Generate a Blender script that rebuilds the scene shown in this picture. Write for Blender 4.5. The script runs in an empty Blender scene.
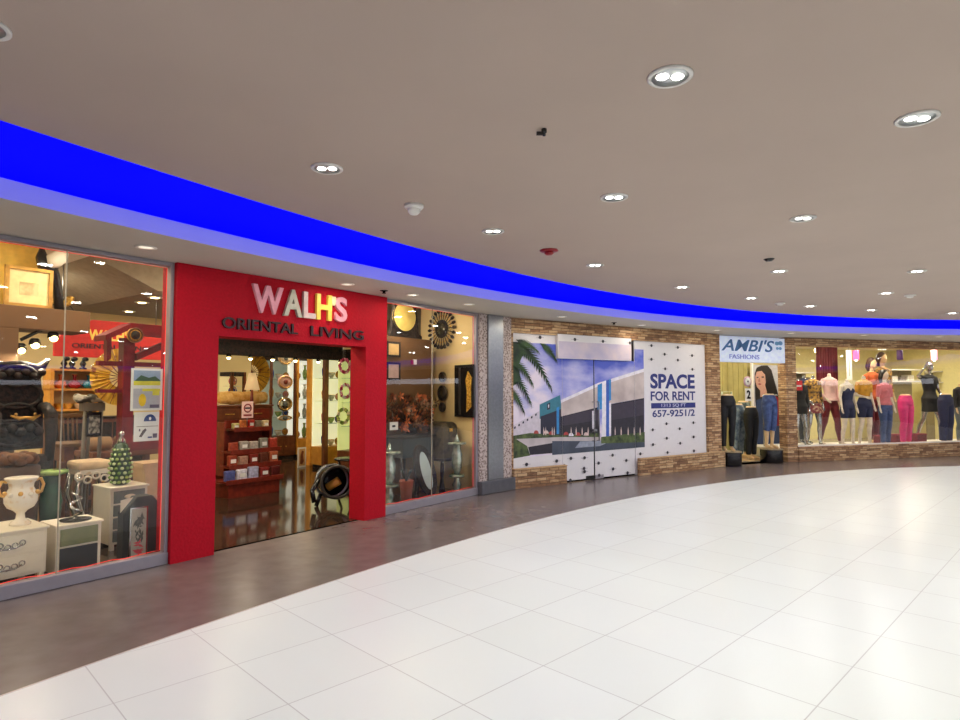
import bpy, bmesh, math, random
import numpy as np
from mathutils import Vector, Matrix
random.seed(7)
C = bpy.context.scene.collection
SC = bpy.context.scene
PI = math.pi
# ------------------------------------------------------------------ camera model (survey of the place)
F = 613.0; CX = 480.0; CY = 360.0; HZ = 391.0; TH = math.atan((HZ-CY)/F); EYE = 1.6
def ray(px, py):
    x = (px-CX)/F; z = -(py-CY)/F
    return (x, math.cos(TH)-z*math.sin(TH), math.sin(TH)+z*math.cos(TH))
def G(px, py, z=0.0):
    d = ray(px, py); t = (z-EYE)/d[2]
    return Vector((d[0]*t, d[1]*t))
cam_d = bpy.data.cameras.new('camera'); cam = bpy.data.objects.new('camera', cam_d); C.objects.link(cam)
cam_d.sensor_width = 36; cam_d.lens = F*36/960; cam_d.clip_start = .05; cam_d.clip_end = 200
cam.location = (0, 0, EYE); cam.rotation_euler = (PI/2+TH, 0, 0); SC.camera = cam
SC.view_settings.view_transform = 'Standard'; SC.view_settings.look = 'None'
SC.view_settings.exposure = 0.0

PY0 = 391      # picture row at which plan positions are being taken
class Seg:
    """a straight stretch of wall: s runs left to right, d goes inward (away from the mall)"""
    def __init__(s, a, b):
        s.a = Vector(a); s.b = Vector(b); s.u = (s.b-s.a).normalized(); s.n = Vector((-s.u.y, s.u.x))
        s.L = (s.b-s.a).length; s.ang = math.atan2(s.u.y, s.u.x)
    def P(s, t, d=0.0, z=0.0):
        p = s.a+s.u*t+s.n*d; return Vector((p.x, p.y, z))
    def hit(s, px, py, d=0.0):
        r = ray(px, py); o = s.a+s.n*d
        # t*r = o + k*u
        det = r[0]*(-s.u.y)+s.u.x*r[1]
        t = (o.x*(-s.u.y)+s.u.x*o.y)/det
        k = (Vector((r[0]*t, r[1]*t))-o).dot(s.u)
        return k, EYE+t*r[2]
    def s_(s, px, d=0.0, py=None): return s.hit(px, PY0 if py is None else py, d)[0]
    def rect(s, x0, x1, yt, yb, d=0.0):
        xm = (x0+x1)/2; zt = s.hit(xm, yt, d)[1]; zb = s.hit(xm, yb, d)[1]
        return s.s_(x0, d), s.s_(x1, d), zb, zt
A = Seg(G(0, 600), G(476, 494.5))
B = Seg(G(511, 488.5), G(720, 466.3))
Cc = Seg(B.b, G(786.5, 462))
D = Seg(Cc.b, G(960, 455.5))
R = Seg(A.P(6.40, 1.5).xy, A.P(5.99, 0).xy)      # right-hand side wall of the furniture shop
PL = Seg(A.P(A.L+.02).xy, B.a)
# ------------------------------------------------------------------ materials
def lin(c):
    return tuple(((x/255)/12.92 if x/255 <= .04045 else (((x/255)+.055)/1.055)**2.4) for x in c)
MC = {}
def mat(name, col, rough=.5, metal=0, emit=None, es=1.0, noise=.12, scale=12.0, bump=0, spec=.5, alpha=1, coat=0):
    if name in MC: return MC[name]
    m = bpy.data.materials.new(name); m.use_nodes = True; nt = m.node_tree; b = nt.nodes['Principled BSDF']
    c = lin(col); b.inputs['Roughness'].default_value = rough; b.inputs['Metallic'].default_value = metal
    b.inputs['Specular IOR Level'].default_value = spec; b.inputs['Coat Weight'].default_value = coat
    tc = nt.nodes.new('ShaderNodeTexCoord'); n = nt.nodes.new('ShaderNodeTexNoise'); n.inputs['Scale'].default_value = scale
    n.inputs['Detail'].default_value = 3; nt.links.new(tc.outputs['Object'], n.inputs['Vector'])
    r = nt.nodes.new('ShaderNodeValToRGB'); r.color_ramp.elements[0].position = .3; r.color_ramp.elements[1].position = .7
    r.color_ramp.elements[0].color = tuple(x*(1-noise) for x in c)+(1,); r.color_ramp.elements[1].color = tuple(min(1, x*(1+noise)) for x in c)+(1,)
    nt.links.new(n.outputs['Fac'], r.inputs['Fac']); nt.links.new(r.outputs['Color'], b.inputs['Base Color'])
    if bump:
        bp = nt.nodes.new('ShaderNodeBump'); bp.inputs['Strength'].default_value = bump; bp.inputs['Distance'].default_value = .02
        nt.links.new(n.outputs['Fac'], bp.inputs['Height']); nt.links.new(bp.outputs['Normal'], b.inputs['Normal'])
    if emit is not None:
        b.inputs['Emission Color'].default_value = lin(emit)+(1,); b.inputs['Emission Strength'].default_value = es
    MC[name] = m; return m
def two_tone(name, c1, c2, scale=30, rough=.4, metal=0, lo=.45, hi=.55, tex='noise', bump=0):
    """mottled material of two colours"""
    if name in MC: return MC[name]
    m = bpy.data.materials.new(name); m.use_nodes = True; nt = m.node_tree; b = nt.nodes['Principled BSDF']
    b.inputs['Roughness'].default_value = rough; b.inputs['Metallic'].default_value = metal
    tc = nt.nodes.new('ShaderNodeTexCoord')
    if tex == 'voronoi':
        n = nt.nodes.new('ShaderNodeTexVoronoi'); out = n.outputs['Distance']
    elif tex == 'wave':
        n = nt.nodes.new('ShaderNodeTexWave'); out = n.outputs['Fac']; n.inputs['Distortion'].default_value = 2
    else:
        n = nt.nodes.new('ShaderNodeTexNoise'); out = n.outputs['Fac']; n.inputs['Detail'].default_value = 4
    n.inputs['Scale'].default_value = scale; nt.links.new(tc.outputs['Object'], n.inputs['Vector'])
    r = nt.nodes.new('ShaderNodeValToRGB'); r.color_ramp.elements[0].position = lo; r.color_ramp.elements[1].position = hi
    r.color_ramp.elements[0].color = lin(c1)+(1,); r.color_ramp.elements[1].color = lin(c2)+(1,)
    nt.links.new(out, r.inputs['Fac']); nt.links.new(r.outputs['Color'], b.inputs['Base Color'])
    if bump:
        bp = nt.nodes.new('ShaderNodeBump'); bp.inputs['Strength'].default_value = bump; bp.inputs['Distance'].default_value = .02
        nt.links.new(out, bp.inputs['Height']); nt.links.new(bp.outputs['Normal'], b.inputs['Normal'])
    MC[name] = m; return m
def stone_mat():
    m = bpy.data.materials.new('stacked stone'); m.use_nodes = True; nt = m.node_tree; b = nt.nodes['Principled BSDF']
    tc = nt.nodes.new('ShaderNodeTexCoord'); sp = nt.nodes.new('ShaderNodeSeparateXYZ'); nt.links.new(tc.outputs['Object'], sp.inputs[0])
    ad = nt.nodes.new('ShaderNodeMath'); ad.operation = 'ADD'; nt.links.new(sp.outputs['X'], ad.inputs[0]); nt.links.new(sp.outputs['Y'], ad.inputs[1])
    cb = nt.nodes.new('ShaderNodeCombineXYZ'); nt.links.new(ad.outputs[0], cb.inputs['X']); nt.links.new(sp.outputs['Z'], cb.inputs['Y'])
    br = nt.nodes.new('ShaderNodeTexBrick'); nt.links.new(cb.outputs[0], br.inputs['Vector'])
    br.inputs['Scale'].default_value = 1; br.inputs['Brick Width'].default_value = .2; br.inputs['Row Height'].default_value = .05
    br.inputs['Mortar Size'].default_value = .0035; br.inputs['Bias'].default_value = 0; br.offset = .37; br.squash = 1.6; br.squash_frequency = 3
    br.inputs['Color1'].default_value = (0, 0, 0, 1); br.inputs['Color2'].default_value = (1, 1, 1, 1); br.inputs['Mortar'].default_value = (.3, .3, .3, 1)
    n = nt.nodes.new('ShaderNodeTexNoise'); n.inputs['Scale'].default_value = 14; n.inputs['Detail'].default_value = 6
    mp = nt.nodes.new('ShaderNodeMapping'); mp.inputs['Scale'].default_value = (.5, 2.2, 1); nt.links.new(cb.outputs[0], mp.inputs[0]); nt.links.new(mp.outputs[0], n.inputs['Vector'])
    mx = nt.nodes.new('ShaderNodeMath'); mx.operation = 'MULTIPLY_ADD'; nt.links.new(br.outputs['Color'], mx.inputs[0]); mx.inputs[1].default_value = .6; nt.links.new(n.outputs['Fac'], mx.inputs[2])
    r = nt.nodes.new('ShaderNodeValToRGB'); cr = r.color_ramp
    cr.elements[0].position = .38; cr.elements[0].color = lin((112, 82, 62))+(1,)
    cr.elements[1].position = 1.0; cr.elements[1].color = lin((206, 172, 132))+(1,)
    e = cr.elements.new(.6); e.color = lin((144, 106, 76))+(1,); e = cr.elements.new(.8); e.color = lin((176, 136, 98))+(1,)
    nt.links.new(mx.outputs[0], r.inputs['Fac'])
    mm = nt.nodes.new('ShaderNodeMix'); mm.data_type = 'RGBA'; nt.links.new(br.outputs['Fac'], mm.inputs['Factor'])
    nt.links.new(r.outputs['Color'], mm.inputs[6]); mm.inputs[7].default_value = lin((84, 62, 48))+(1,)
    nt.links.new(mm.outputs[2], b.inputs['Base Color']); b.inputs['Roughness'].default_value = .85
    bp = nt.nodes.new('ShaderNodeBump'); bp.inputs['Strength'].default_value = .8; bp.inputs['Distance'].default_value = .02
    nt.links.new(mx.outputs[0], bp.inputs['Height']); nt.links.new(bp.outputs['Normal'], b.inputs['Normal'])
    return m
def tile_mat():
    m = bpy.data.materials.new('white floor tile'); m.use_nodes = True; nt = m.node_tree; b = nt.nodes['Principled BSDF']
    tc = nt.nodes.new('ShaderNodeTexCoord'); mp = nt.nodes.new('ShaderNodeMapping'); mp.vector_type = 'TEXTURE'
    ang = math.atan2(613, 623)
    uu = Vector((math.cos(ang), math.sin(ang))); vv = Vector((-uu.y, uu.x))
    p = G(655, 611)                      # a tile corner
    mp.inputs['Rotation'].default_value = (0, 0, ang); mp.inputs['Location'].default_value = (p.x, p.y, 0)
    nt.links.new(tc.outputs['Object'], mp.inputs[0])
    br = nt.nodes.new('ShaderNodeTexBrick'); nt.links.new(mp.outputs[0], br.inputs['Vector'])
    br.offset = 0; br.inputs['Scale'].default_value = 1; br.inputs['Brick Width'].default_value = .635; br.inputs['Row Height'].default_value = .635
    br.inputs['Mortar Size'].default_value = .0035; br.inputs['Mortar Smooth'].default_value = .2
    br.inputs['Color1'].default_value = lin((228, 231, 225))+(1,); br.inputs['Color2'].default_value = lin((231, 234, 229))+(1,); br.inputs['Mortar'].default_value = lin((196, 194, 190))+(1,)
    n = nt.nodes.new('ShaderNodeTexNoise'); n.inputs['Scale'].default_value = .8; nt.links.new(tc.outputs['Object'], n.inputs['Vector'])
    mm = nt.nodes.new('ShaderNodeMix'); mm.data_type = 'RGBA'; mm.blend_type = 'MULTIPLY'; mm.inputs['Factor'].default_value = .06
    nt.links.new(br.outputs['Color'], mm.inputs[6]); nt.links.new(n.outputs['Fac'], mm.inputs[7]); nt.links.new(mm.outputs[2], b.inputs['Base Color'])
    b.inputs['Roughness'].default_value = .28; b.inputs['Specular IOR Level'].default_value = .35
    return m
def glass_mat(name, tint=(1, 1, 1), refl=1.0):
    m = bpy.data.materials.new(name); m.use_nodes = True; nt = m.node_tree; nt.nodes.clear()
    o = nt.nodes.new('ShaderNodeOutputMaterial'); t = nt.nodes.new('ShaderNodeBsdfTransparent'); g = nt.nodes.new('ShaderNodeBsdfGlossy')
    g.inputs['Roughness'].default_value = .01; g.inputs['Color'].default_value = (refl, refl, refl, 1); t.inputs['Color'].default_value = tint+(1,)
    f = nt.nodes.new('ShaderNodeFresnel'); f.inputs['IOR'].default_value = 1.5; mx = nt.nodes.new('ShaderNodeMixShader')
    nt.links.new(f.outputs[0], mx.inputs[0]); nt.links.new(t.outputs[0], mx.inputs[1]); nt.links.new(g.outputs[0], mx.inputs[2]); nt.links.new(mx.outputs[0], o.inputs[0])
    return m
def sky_mat():
    m = bpy.data.materials.new('printed sky'); m.use_nodes = True; nt = m.node_tree; b = nt.nodes['Principled BSDF']
    tc = nt.nodes.new('ShaderNodeTexCoord'); n = nt.nodes.new('ShaderNodeTexNoise'); n.inputs['Scale'].default_value = 1.5; n.inputs['Detail'].default_value = 5
    mp = nt.nodes.new('ShaderNodeMapping'); mp.inputs['Scale'].default_value = (.8, 1, 1.6); nt.links.new(tc.outputs['Object'], mp.inputs[0]); nt.links.new(mp.outputs[0], n.inputs['Vector'])
    sp = nt.nodes.new('ShaderNodeSeparateXYZ'); nt.links.new(tc.outputs['Object'], sp.inputs[0])
    # bluer up and to the right
    h = nt.nodes.new('ShaderNodeMapRange'); h.inputs[1].default_value = .8; h.inputs[2].default_value = 2.3; h.inputs[3].default_value = -.18; h.inputs[4].default_value = .12
    nt.links.new(sp.outputs['Z'], h.inputs[0])
    hx = nt.nodes.new('ShaderNodeMapRange'); hx.inputs[1].default_value = 0; hx.inputs[2].default_value = 2.0; hx.inputs[3].default_value = -.1; hx.inputs[4].default_value = .08
    nt.links.new(sp.outputs['X'], hx.inputs[0])
    a = nt.nodes.new('ShaderNodeMath'); a.operation = 'ADD'; nt.links.new(n.outputs['Fac'], a.inputs[0]); nt.links.new(h.outputs[0], a.inputs[1])
    a2 = nt.nodes.new('ShaderNodeMath'); a2.operation = 'ADD'; nt.links.new(a.outputs[0], a2.inputs[0]); nt.links.new(hx.outputs[0], a2.inputs[1])
    r = nt.nodes.new('ShaderNodeValToRGB'); cr = r.color_ramp; cr.elements[0].position = .34; cr.elements[0].color = lin((232, 220, 236))+(1,)
    cr.elements[1].position = .68; cr.elements[1].color = lin((82, 98, 205))+(1,); e = cr.elements.new(.48); e.color = lin((176, 176, 226))+(1,)
    nt.links.new(a2.outputs[0], r.inputs['Fac']); nt.links.new(r.outputs['Color'], b.inputs['Base Color']); b.inputs['Roughness'].default_value = .5
    return m
STONE = stone_mat(); TILE = tile_mat(); GLASS = glass_mat('shop glass'); SKY = sky_mat()
M_CEIL = mat('ceiling paint', (186, 168, 157), .9, noise=.03, scale=1.2)
M_SOFF = mat('soffit paint', (205, 198, 188), .8, noise=.03, scale=1.5)
M_BORD = two_tone('dark border stone', (106, 94, 90), (119, 107, 102), 5, .24, lo=.3, hi=.7)
M_RED = mat('red plaster', (180, 8, 32), .7, noise=.08, scale=40, bump=.25, spec=.2)
M_BLUE = mat('blue cove light', (10, 10, 60), .8, emit=(0, 0, 255), es=1.35, noise=0)
M_FASC = mat('blue lit fascia', (150, 150, 165), .6, emit=(60, 60, 215), es=.62, noise=0)
M_STEEL = mat('brushed steel', (150, 152, 156), .28, 1, noise=.08, scale=30)
M_ALU = mat('aluminium frame', (148, 142, 150), .45, .2, noise=.05)
M_WHITE = mat('white paint', (232, 228, 222), .5, noise=.03)
M_BLACK = mat('black gloss', (14, 14, 16), .25, noise=.2)
M_DARK = two_tone('dark carved wood', (12, 8, 6), (44, 27, 19), 22, .75, bump=.6)
M_WOOD = two_tone('brown wood', (92, 48, 26), (126, 70, 38), 9, .4, lo=.3, hi=.7)
M_OAK = two_tone('golden wood', (206, 138, 50), (230, 166, 68), 8, .4, lo=.3, hi=.7)
M_MAROON = two_tone('red brown lacquer', (96, 28, 18), (134, 48, 28), 14, .35, lo=.3, hi=.7)
M_GOLD = two_tone('gold', (190, 134, 40), (240, 196, 92), 40, .35, .3)
M_YEL = mat('yellow wall paint', (228, 204, 150), .8, noise=.04, scale=2)
M_CREAM = mat('cream wall paint', (214, 184, 128), .8, noise=.05, scale=2)
M_BROWNP = mat('brown wall panel', (104, 72, 38), .7, noise=.08, scale=3)
M_SILV = mat('silver', (190, 192, 192), .18, 1, noise=.15, scale=30)
M_CHROME = mat('polished chrome', (210, 212, 215), .08, 1, noise=.05)
M_LAMP = mat('lit bulb', (255, 250, 240), .5, emit=(255, 250, 240), es=9, noise=0)
M_WARM = mat('lit warm bulb', (255, 230, 180), .5, emit=(255, 226, 150), es=14, noise=0)
M_MIRROR = mat('mirror glass', (225, 228, 225), .04, 1, noise=0)
M_PAPER = mat('white paper', (236, 234, 228), .6, noise=.03)
M_NAVY = mat('navy printing', (38, 46, 120), .5, noise=.05)
# ------------------------------------------------------------------ mesh builder
class MB:
    def __init__(s): s.v = []; s.f = []; s.m = []; s.mats = []; s.sm = []
    def mi(s, m):
        if m not in s.mats: s.mats.append(m)
        return s.mats.index(m)
    def add(s, vs, fs, m, smooth=False):
        o = len(s.v); s.v += [tuple(v) for v in vs]; k = s.mi(m)
        for f in fs: s.f.append([o+i for i in f]); s.m.append(k); s.sm.append(smooth)
        return s
    def box(s, x0, x1, y0, y1, z0, z1, m):
        v = [(x, y, z) for x in (x0, x1) for y in (y0, y1) for z in (z0, z1)]
        return s.add(v, [(0, 1, 3, 2), (4, 6, 7, 5), (0, 4, 5, 1), (2, 3, 7, 6), (0, 2, 6, 4), (1, 5, 7, 3)], m)
    def prism(s, pts, y0, y1, m, tw=(0, 0)):
        """outline in x,z extruded along y"""
        n = len(pts); v = [(p[0], y0, p[1]) for p in pts]+[(p[0]+tw[0], y1, p[1]+tw[1]) for p in pts]
        fs = [list(range(n)), list(range(2*n-1, n-1, -1))]+[[i, i+n, (i+1) % n+n, (i+1) % n] for i in range(n)]
        return s.add(v, fs, m)
    def prismz(s, pts, z0, z1, m):
        n = len(pts); v = [(p[0], p[1], z0) for p in pts]+[(p[0], p[1], z1) for p in pts]
        fs = [list(range(n))[::-1], list(range(n, 2*n))]+[[i, (i+1) % n, (i+1) % n+n, i+n] for i in range(n)]
        return s.add(v, fs, m)
    def flat(s, pts, y, m):
        return s.add([(p[0], y, p[1]) for p in pts], [list(range(len(pts)))], m)
    def lathe(s, prof, m, c=(0, 0, 0), n=20, sx=1, sy=1, axis='z', wob=0, wn=6):
        vs = []; fs = []
        for (r, z) in prof:
            for i in range(n):
                a = 2*PI*i/n; rr = r*(1+wob*math.cos(wn*a)); p = (rr*math.cos(a)*sx, rr*math.sin(a)*sy, z)
                if axis == 'y': p = (p[0], p[2], p[1])
                if axis == 'x': p = (p[2], p[0], p[1])
                vs.append((c[0]+p[0], c[1]+p[1], c[2]+p[2]))
        for j in range(len(prof)-1):
            for i in range(n): fs.append([j*n+i, j*n+(i+1) % n, (j+1)*n+(i+1) % n, (j+1)*n+i])
        fs.append(list(range(n))[::-1]); fs.append([(len(prof)-1)*n+i for i in range(n)])
        return s.add(vs, fs, m, True)
    def sphere(s, c, r, m, n=12, sx=1, sy=1, sz=1):
        pr = [(max(1e-4, r*math.sin(PI*i/(n//2+1))), -r*math.cos(PI*i/(n//2+1))*sz) for i in range(n//2+2)]
        return s.lathe(pr, m, c, n, sx, sy)
    def tube(s, pts, rad, m, n=8, sx=1.0, sy=1.0, closed=False):
        pts = [Vector(p) for p in pts]; k = len(pts)
        rads = rad if isinstance(rad, (list, tuple)) else [rad]*k
        vs = []; fs = []; up = None
        for i, p in enumerate(pts):
            if closed: t = (pts[(i+1) % k]-pts[i-1]).normalized()
            else: t = (pts[min(i+1, k-1)]-pts[max(i-1, 0)]).normalized()
            if up is None: up = Vector((0, 1, 0)) if abs(t.y) < .9 else Vector((1, 0, 0))
            a = t.cross(up).normalized(); b = a.cross(t).normalized(); up = b
            for j in range(n):
                an = 2*PI*j/n; vs.append(p+a*(rads[i]*math.cos(an)*sx)+b*(rads[i]*math.sin(an)*sy))
        rng = k if closed else k-1
        for i in range(rng):
            for j in range(n):
                q = (i+1) % k; fs.append([i*n+j, i*n+(j+1) % n, q*n+(j+1) % n, q*n+j])
        if not closed: fs.append(list(range(n))[::-1]); fs.append([(k-1)*n+j for j in range(n)])
        return s.add(vs, fs, m, True)
    def torus(s, c, R_, r, m, n=28, k=8, axis='y', sx=1, sz=1):
        pts = []
        for i in range(n):
            a = 2*PI*i/n
            if axis == 'y': pts.append((c[0]+R_*math.cos(a)*sx, c[1], c[2]+R_*math.sin(a)*sz))
            else: pts.append((c[0]+R_*math.cos(a)*sx, c[1]+R_*math.sin(a)*sz, c[2]))
        return s.tube(pts, r, m, k, closed=True)
    def build(s, name, parent=None, loc=None, rz=0, bevel=0, remesh=0, smooth=False, fixn=True):
        me = bpy.data.meshes.new(name); me.from_pydata(s.v, [], s.f)
        for mt in s.mats: me.materials.append(mt)
        me.polygons.foreach_set('material_index', s.m)
        me.polygons.foreach_set('use_smooth', [True]*len(s.f) if smooth else s.sm)
        if fixn:
            bm = bmesh.new(); bm.from_mesh(me); bmesh.ops.recalc_face_normals(bm, faces=bm.faces); bm.to_mesh(me); bm.free()
        me.update(); o = bpy.data.objects.new(name, me); C.objects.link(o)
        if parent is not None: o.parent = parent
        if loc is not None: o.location = loc
        o.rotation_euler = (0, 0, rz)
        if bevel:
            b = o.modifiers.new('bevel', 'BEVEL'); b.width = bevel; b.segments = 2; b.limit_method = 'ANGLE'
        if remesh:
            r = o.modifiers.new('remesh', 'REMESH'); r.mode = 'VOXEL'; r.voxel_size = remesh; r.use_smooth_shade = True
            q = o.modifiers.new('smooth', 'SMOOTH'); q.iterations = 3; q.factor = .5
        return o
def tag(o, label=None, cat=None, group=None, kind=None):
    if label: o['label'] = label
    if cat: o['category'] = cat
    if group: o['group'] = group
    if kind: o['kind'] = kind
    return o
def thing(name, label, cat, loc, rz=0, group=None):
    o = bpy.data.objects.new(name, None); C.objects.link(o); o.empty_display_size = .1
    o.location = loc; o.rotation_euler = (0, 0, rz); return tag(o, label, cat, group)
def struct(o): o['kind'] = 'structure'; return o
def text_mesh(body, size, mt, extrude=.004, bold=0.0, shear=0, spacing=1.0):
    cu = bpy.data.curves.new('lettering', 'FONT'); cu.body = body; cu.size = size; cu.extrude = extrude; cu.offset = bold
    cu.align_x = 'CENTER'; cu.align_y = 'CENTER'; cu.shear = shear; cu.space_character = spacing; cu.resolution_u = 4
    o = bpy.data.objects.new('tmp', cu); C.objects.link(o); dg = bpy.context.evaluated_depsgraph_get(); dg.update()
    me = bpy.data.meshes.new_from_object(o.evaluated_get(dg)); bpy.data.objects.remove(o); bpy.data.curves.remove(cu)
    me.materials.clear(); me.materials.append(mt); return me
def put_text(body, parent, cx, y, cz, w, h, mt, extrude=.004, bold=0, shear=0, name='lettering', spacing=1.0):
    """lettering fitted to width w and height h, standing upright in the x,z plane"""
    me = text_mesh(body, 1, mt, extrude, bold, shear, spacing); xs = [v.co.x for v in me.vertices]; ys = [v.co.y for v in me.vertices]
    x0, x1, y0, y1 = min(xs), max(xs), min(ys), max(ys)
    for v in me.vertices:
        x = (v.co.x-(x0+x1)/2)/(x1-x0)*w; z = (v.co.y-(y0+y1)/2)/(y1-y0)*h; d = -v.co.z
        v.co = (x, d, z)
    o = bpy.data.objects.new(name, me); C.objects.link(o); o.parent = parent; o.location = (cx, y, cz); return o
# ------------------------------------------------------------------ plan curves (measured, smoothed)
CO = Vector((14.3, -4.9))
def polar(p): return math.atan2(p.y-CO.y, p.x-CO.x), (Vector(p)-CO).length
def curve(pts, z):
    aa, rr = zip(*[polar(G(x, y, z)) for x, y in pts])
    co = np.polyfit(aa, rr, 3); lo, hi = min(aa)-.12, max(aa)+.06
    def f(a):
        a = (a+2*PI) % (2*PI)
        if a > 5.3: a = lo            # the side never seen
        w = min(max(a, lo), hi); return float(np.polyval(co, w))
    rl, rh = f(lo), f(hi)
    def g(a):
        a = (a+2*PI) % (2*PI)
        if lo <= a <= hi: return f(a)
        # blend the two end radii round the far side
        span = 2*PI-(hi-lo); t = ((a-hi) % (2*PI))/span
        return rh*(1-t)+rl*t
    return g
BORD = [(0, 694), (100, 662), (190, 629), (342, 581.5), (480, 536), (580, 507.5), (680, 489), (780, 476), (880, 468.5), (960, 466)]
SS = [(0, 120.3, 176.5, 198.5), (120, 158.5, 206, 224.5), (300, 215, 249, 263.5), (440, 254, 280, 292), (600, 290.5, 307.5, 315), (740, 310, 320.5, 328), (840, 317, 326, 333), (960, 320, 329.5, 335)]
ZS, ZF, ZC, ZV = 2.82, 2.95, 3.10, 3.5
r_bord = curve(BORD, 0)
r_soff = curve([(a, d) for a, b, c, d in SS], ZS)
r_fast = curve([(a, c) for a, b, c, d in SS], ZF)
r_ceil = curve([(a, b) for a, b, c, d in SS], ZC)
# wall line all the way round
Aext = A.P(-3.2).xy; Dext = D.P(D.L+4).xy
wl = [Aext, A.P(0).xy, A.P(A.L).xy, B.a, B.b, Cc.b, D.b, Dext]
a0 = polar(Dext)[0]; a1 = polar(Aext)[0]-2*PI; rD = polar(Dext)[1]; rA = polar(Aext)[1]
ringpts = []
for i in range(1, 48):
    t = i/48; a = a0+(a1-a0)*t; r = rD*(1-t)+rA*t; ringpts.append(CO+Vector((math.cos(a), math.sin(a)))*r)
full = wl+ringpts
def wall_r(a):
    d = Vector((math.cos(a), math.sin(a))); best = 21.5
    for i in range(len(full)):
        p, q = full[i]-CO, full[(i+1) % len(full)]-CO; e = q-p; det = d.x*(-e.y)+e.x*d.y
        if abs(det) < 1e-9: continue
        t = (p.x*(-e.y)+e.x*p.y)/det; k = (d.x*p.y-d.y*p.x)/det
        if t > 0 and -1e-6 <= k <= 1+1e-6: best = t
    return best
NS = 360
ANG = [2*PI*i/NS for i in range(NS)]
def pc(a, r, z): return (CO.x+math.cos(a)*r, CO.y+math.sin(a)*r, z)
def band(name, f0, z0, f1, z1, m, smooth=True):
    b = MB(); vs = [pc(a, f0(a), z0) for a in ANG]+[pc(a, f1(a), z1) for a in ANG]
    b.add(vs, [[i, (i+1) % NS, NS+(i+1) % NS, NS+i] for i in range(NS)], m, smooth)
    return struct(b.build(name, fixn=False))
def disc(name, f, z, m):
    b = MB(); vs = [pc(a, f(a), z) for a in ANG]+[(CO.x, CO.y, z)]
    b.add(vs, [[i, (i+1) % NS, NS] for i in range(NS)], m); return struct(b.build(name, fixn=False))
disc('floor', r_bord, 0, TILE)
band('floor', r_bord, 0, lambda a: wall_r(a)+.02, 0, M_BORD, False)
band('trim_1', r_bord, .001, lambda a: r_bord(a)+.012, .001, mat('pale floor joint', (205, 190, 178), .5))
disc('ceiling', r_ceil, ZC, M_CEIL)
band('ceiling', r_soff, ZS, lambda a: wall_r(a)+.3, ZS, M_SOFF, False)
band('trim_2', r_soff, ZS, r_soff, ZF, M_FASC)
band('trim_3', r_soff, ZF, lambda a: r_soff(a)+.02, ZF, mat('fascia rim', (120, 130, 220), .5, emit=(70, 100, 255), es=.8))
band('trim_4', lambda a: r_soff(a)+.02, ZF, lambda a: r_soff(a)+.5, ZF, M_BLUE)
band('trim_5', lambda a: r_soff(a)+.5, ZF, lambda a: r_soff(a)+.5, ZV, M_BLUE)
band('trim_6', lambda a: r_soff(a)+.5, ZV, r_ceil, ZV, M_BLUE)
band('trim_7', r_ceil, ZC, r_ceil, ZV, M_BLUE)
# far side of the rotunda
M_FARW = mat('far shopfront wall', (84, 74, 70), .8, noise=.1, scale=1)
b = MB(); rp = [Dext]+ringpts+[Aext]
for i in range(len(rp)-1):
    p, q = rp[i], rp[i+1]; b.add([(p.x, p.y, 0), (q.x, q.y, 0), (q.x, q.y, ZS+.02), (p.x, p.y, ZS+.02)], [(0, 1, 2, 3)], M_FARW)
struct(b.build('wall_back', fixn=False))
b = MB(); M_STRIP = mat('lit sign strip', (235, 240, 250), .5, emit=(235, 240, 255), es=2.6, noise=0)
for i in range(3, len(rp)-3):
    if i % 6 in (1, 2): continue
    p, q = [CO+(x-CO)*.995 for x in (rp[i], rp[i+1])]; b.add([(p.x, p.y, 2.0), (q.x, q.y, 2.0), (q.x, q.y, 2.28), (p.x, p.y, 2.28)], [(0, 1, 2, 3)], M_STRIP)
struct(b.build('trim_8', fixn=False))
# ------------------------------------------------------------------ lights
def area(name, loc, size, power, col=(1, 1, 1), rot=(0, 0, 0), sx=None, spread=PI):
    l = bpy.data.lights.new(name, 'AREA'); l.energy = power; l.color = col; l.spread = spread
    if sx: l.shape = 'RECTANGLE'; l.size = size; l.size_y = sx
    else: l.shape = 'DISK'; l.size = size
    o = bpy.data.objects.new(name, l); C.objects.link(o); o.location = loc; o.rotation_euler = rot; return o
MAIN = [(670, 76, 1, 'largest ceiling downlight, round white ring with two bright bulbs'),
        (917, 118, 1, 'tilted-looking round downlight near the right edge, second largest in the ceiling'),
        (-20, 25, 1, 'round ceiling downlight cut off by the top left corner'),
        (327, 168, 1, 'bright round downlight above the blue band, left of the smoke detector'),
        (614, 197, 1, 'round downlight below and left of the largest one, mid ceiling'),
        (803, 218, 1, 'round downlight under the second largest one, right half of ceiling'),
        (493, 231, 1, 'round downlight between the white smoke detector and the red alarm'),
        (595, 265, 1, 'small downlight just right of the red ceiling alarm'),
        (682, 287, 1, 'small downlight close to blue band above the rent notice'),
        (779, 271, 1, 'small downlight beside the small black ceiling sensor'),
        (917, 271, 1, 'small thin-looking downlight high at the far right of ceiling'),
        (751, 298, 1, 'small distant downlight left of the white ceiling sensor'),
        (886, 293, 1, 'small distant downlight under the far right one'),
        (810, 306, 1, 'tiny distant downlight right of the white ceiling sensor, near blue band'),
        (871, 310, 1, 'tiny distant downlight closest to blue band above the fashion window'),
        (952, 313, 1, 'tiny distant downlight at the right edge touching the blue band')]
M_REFL = mat('downlight reflector', (200, 204, 206), .35, .8, noise=.1)
PW = 14.5
lamp_xy = []
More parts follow.
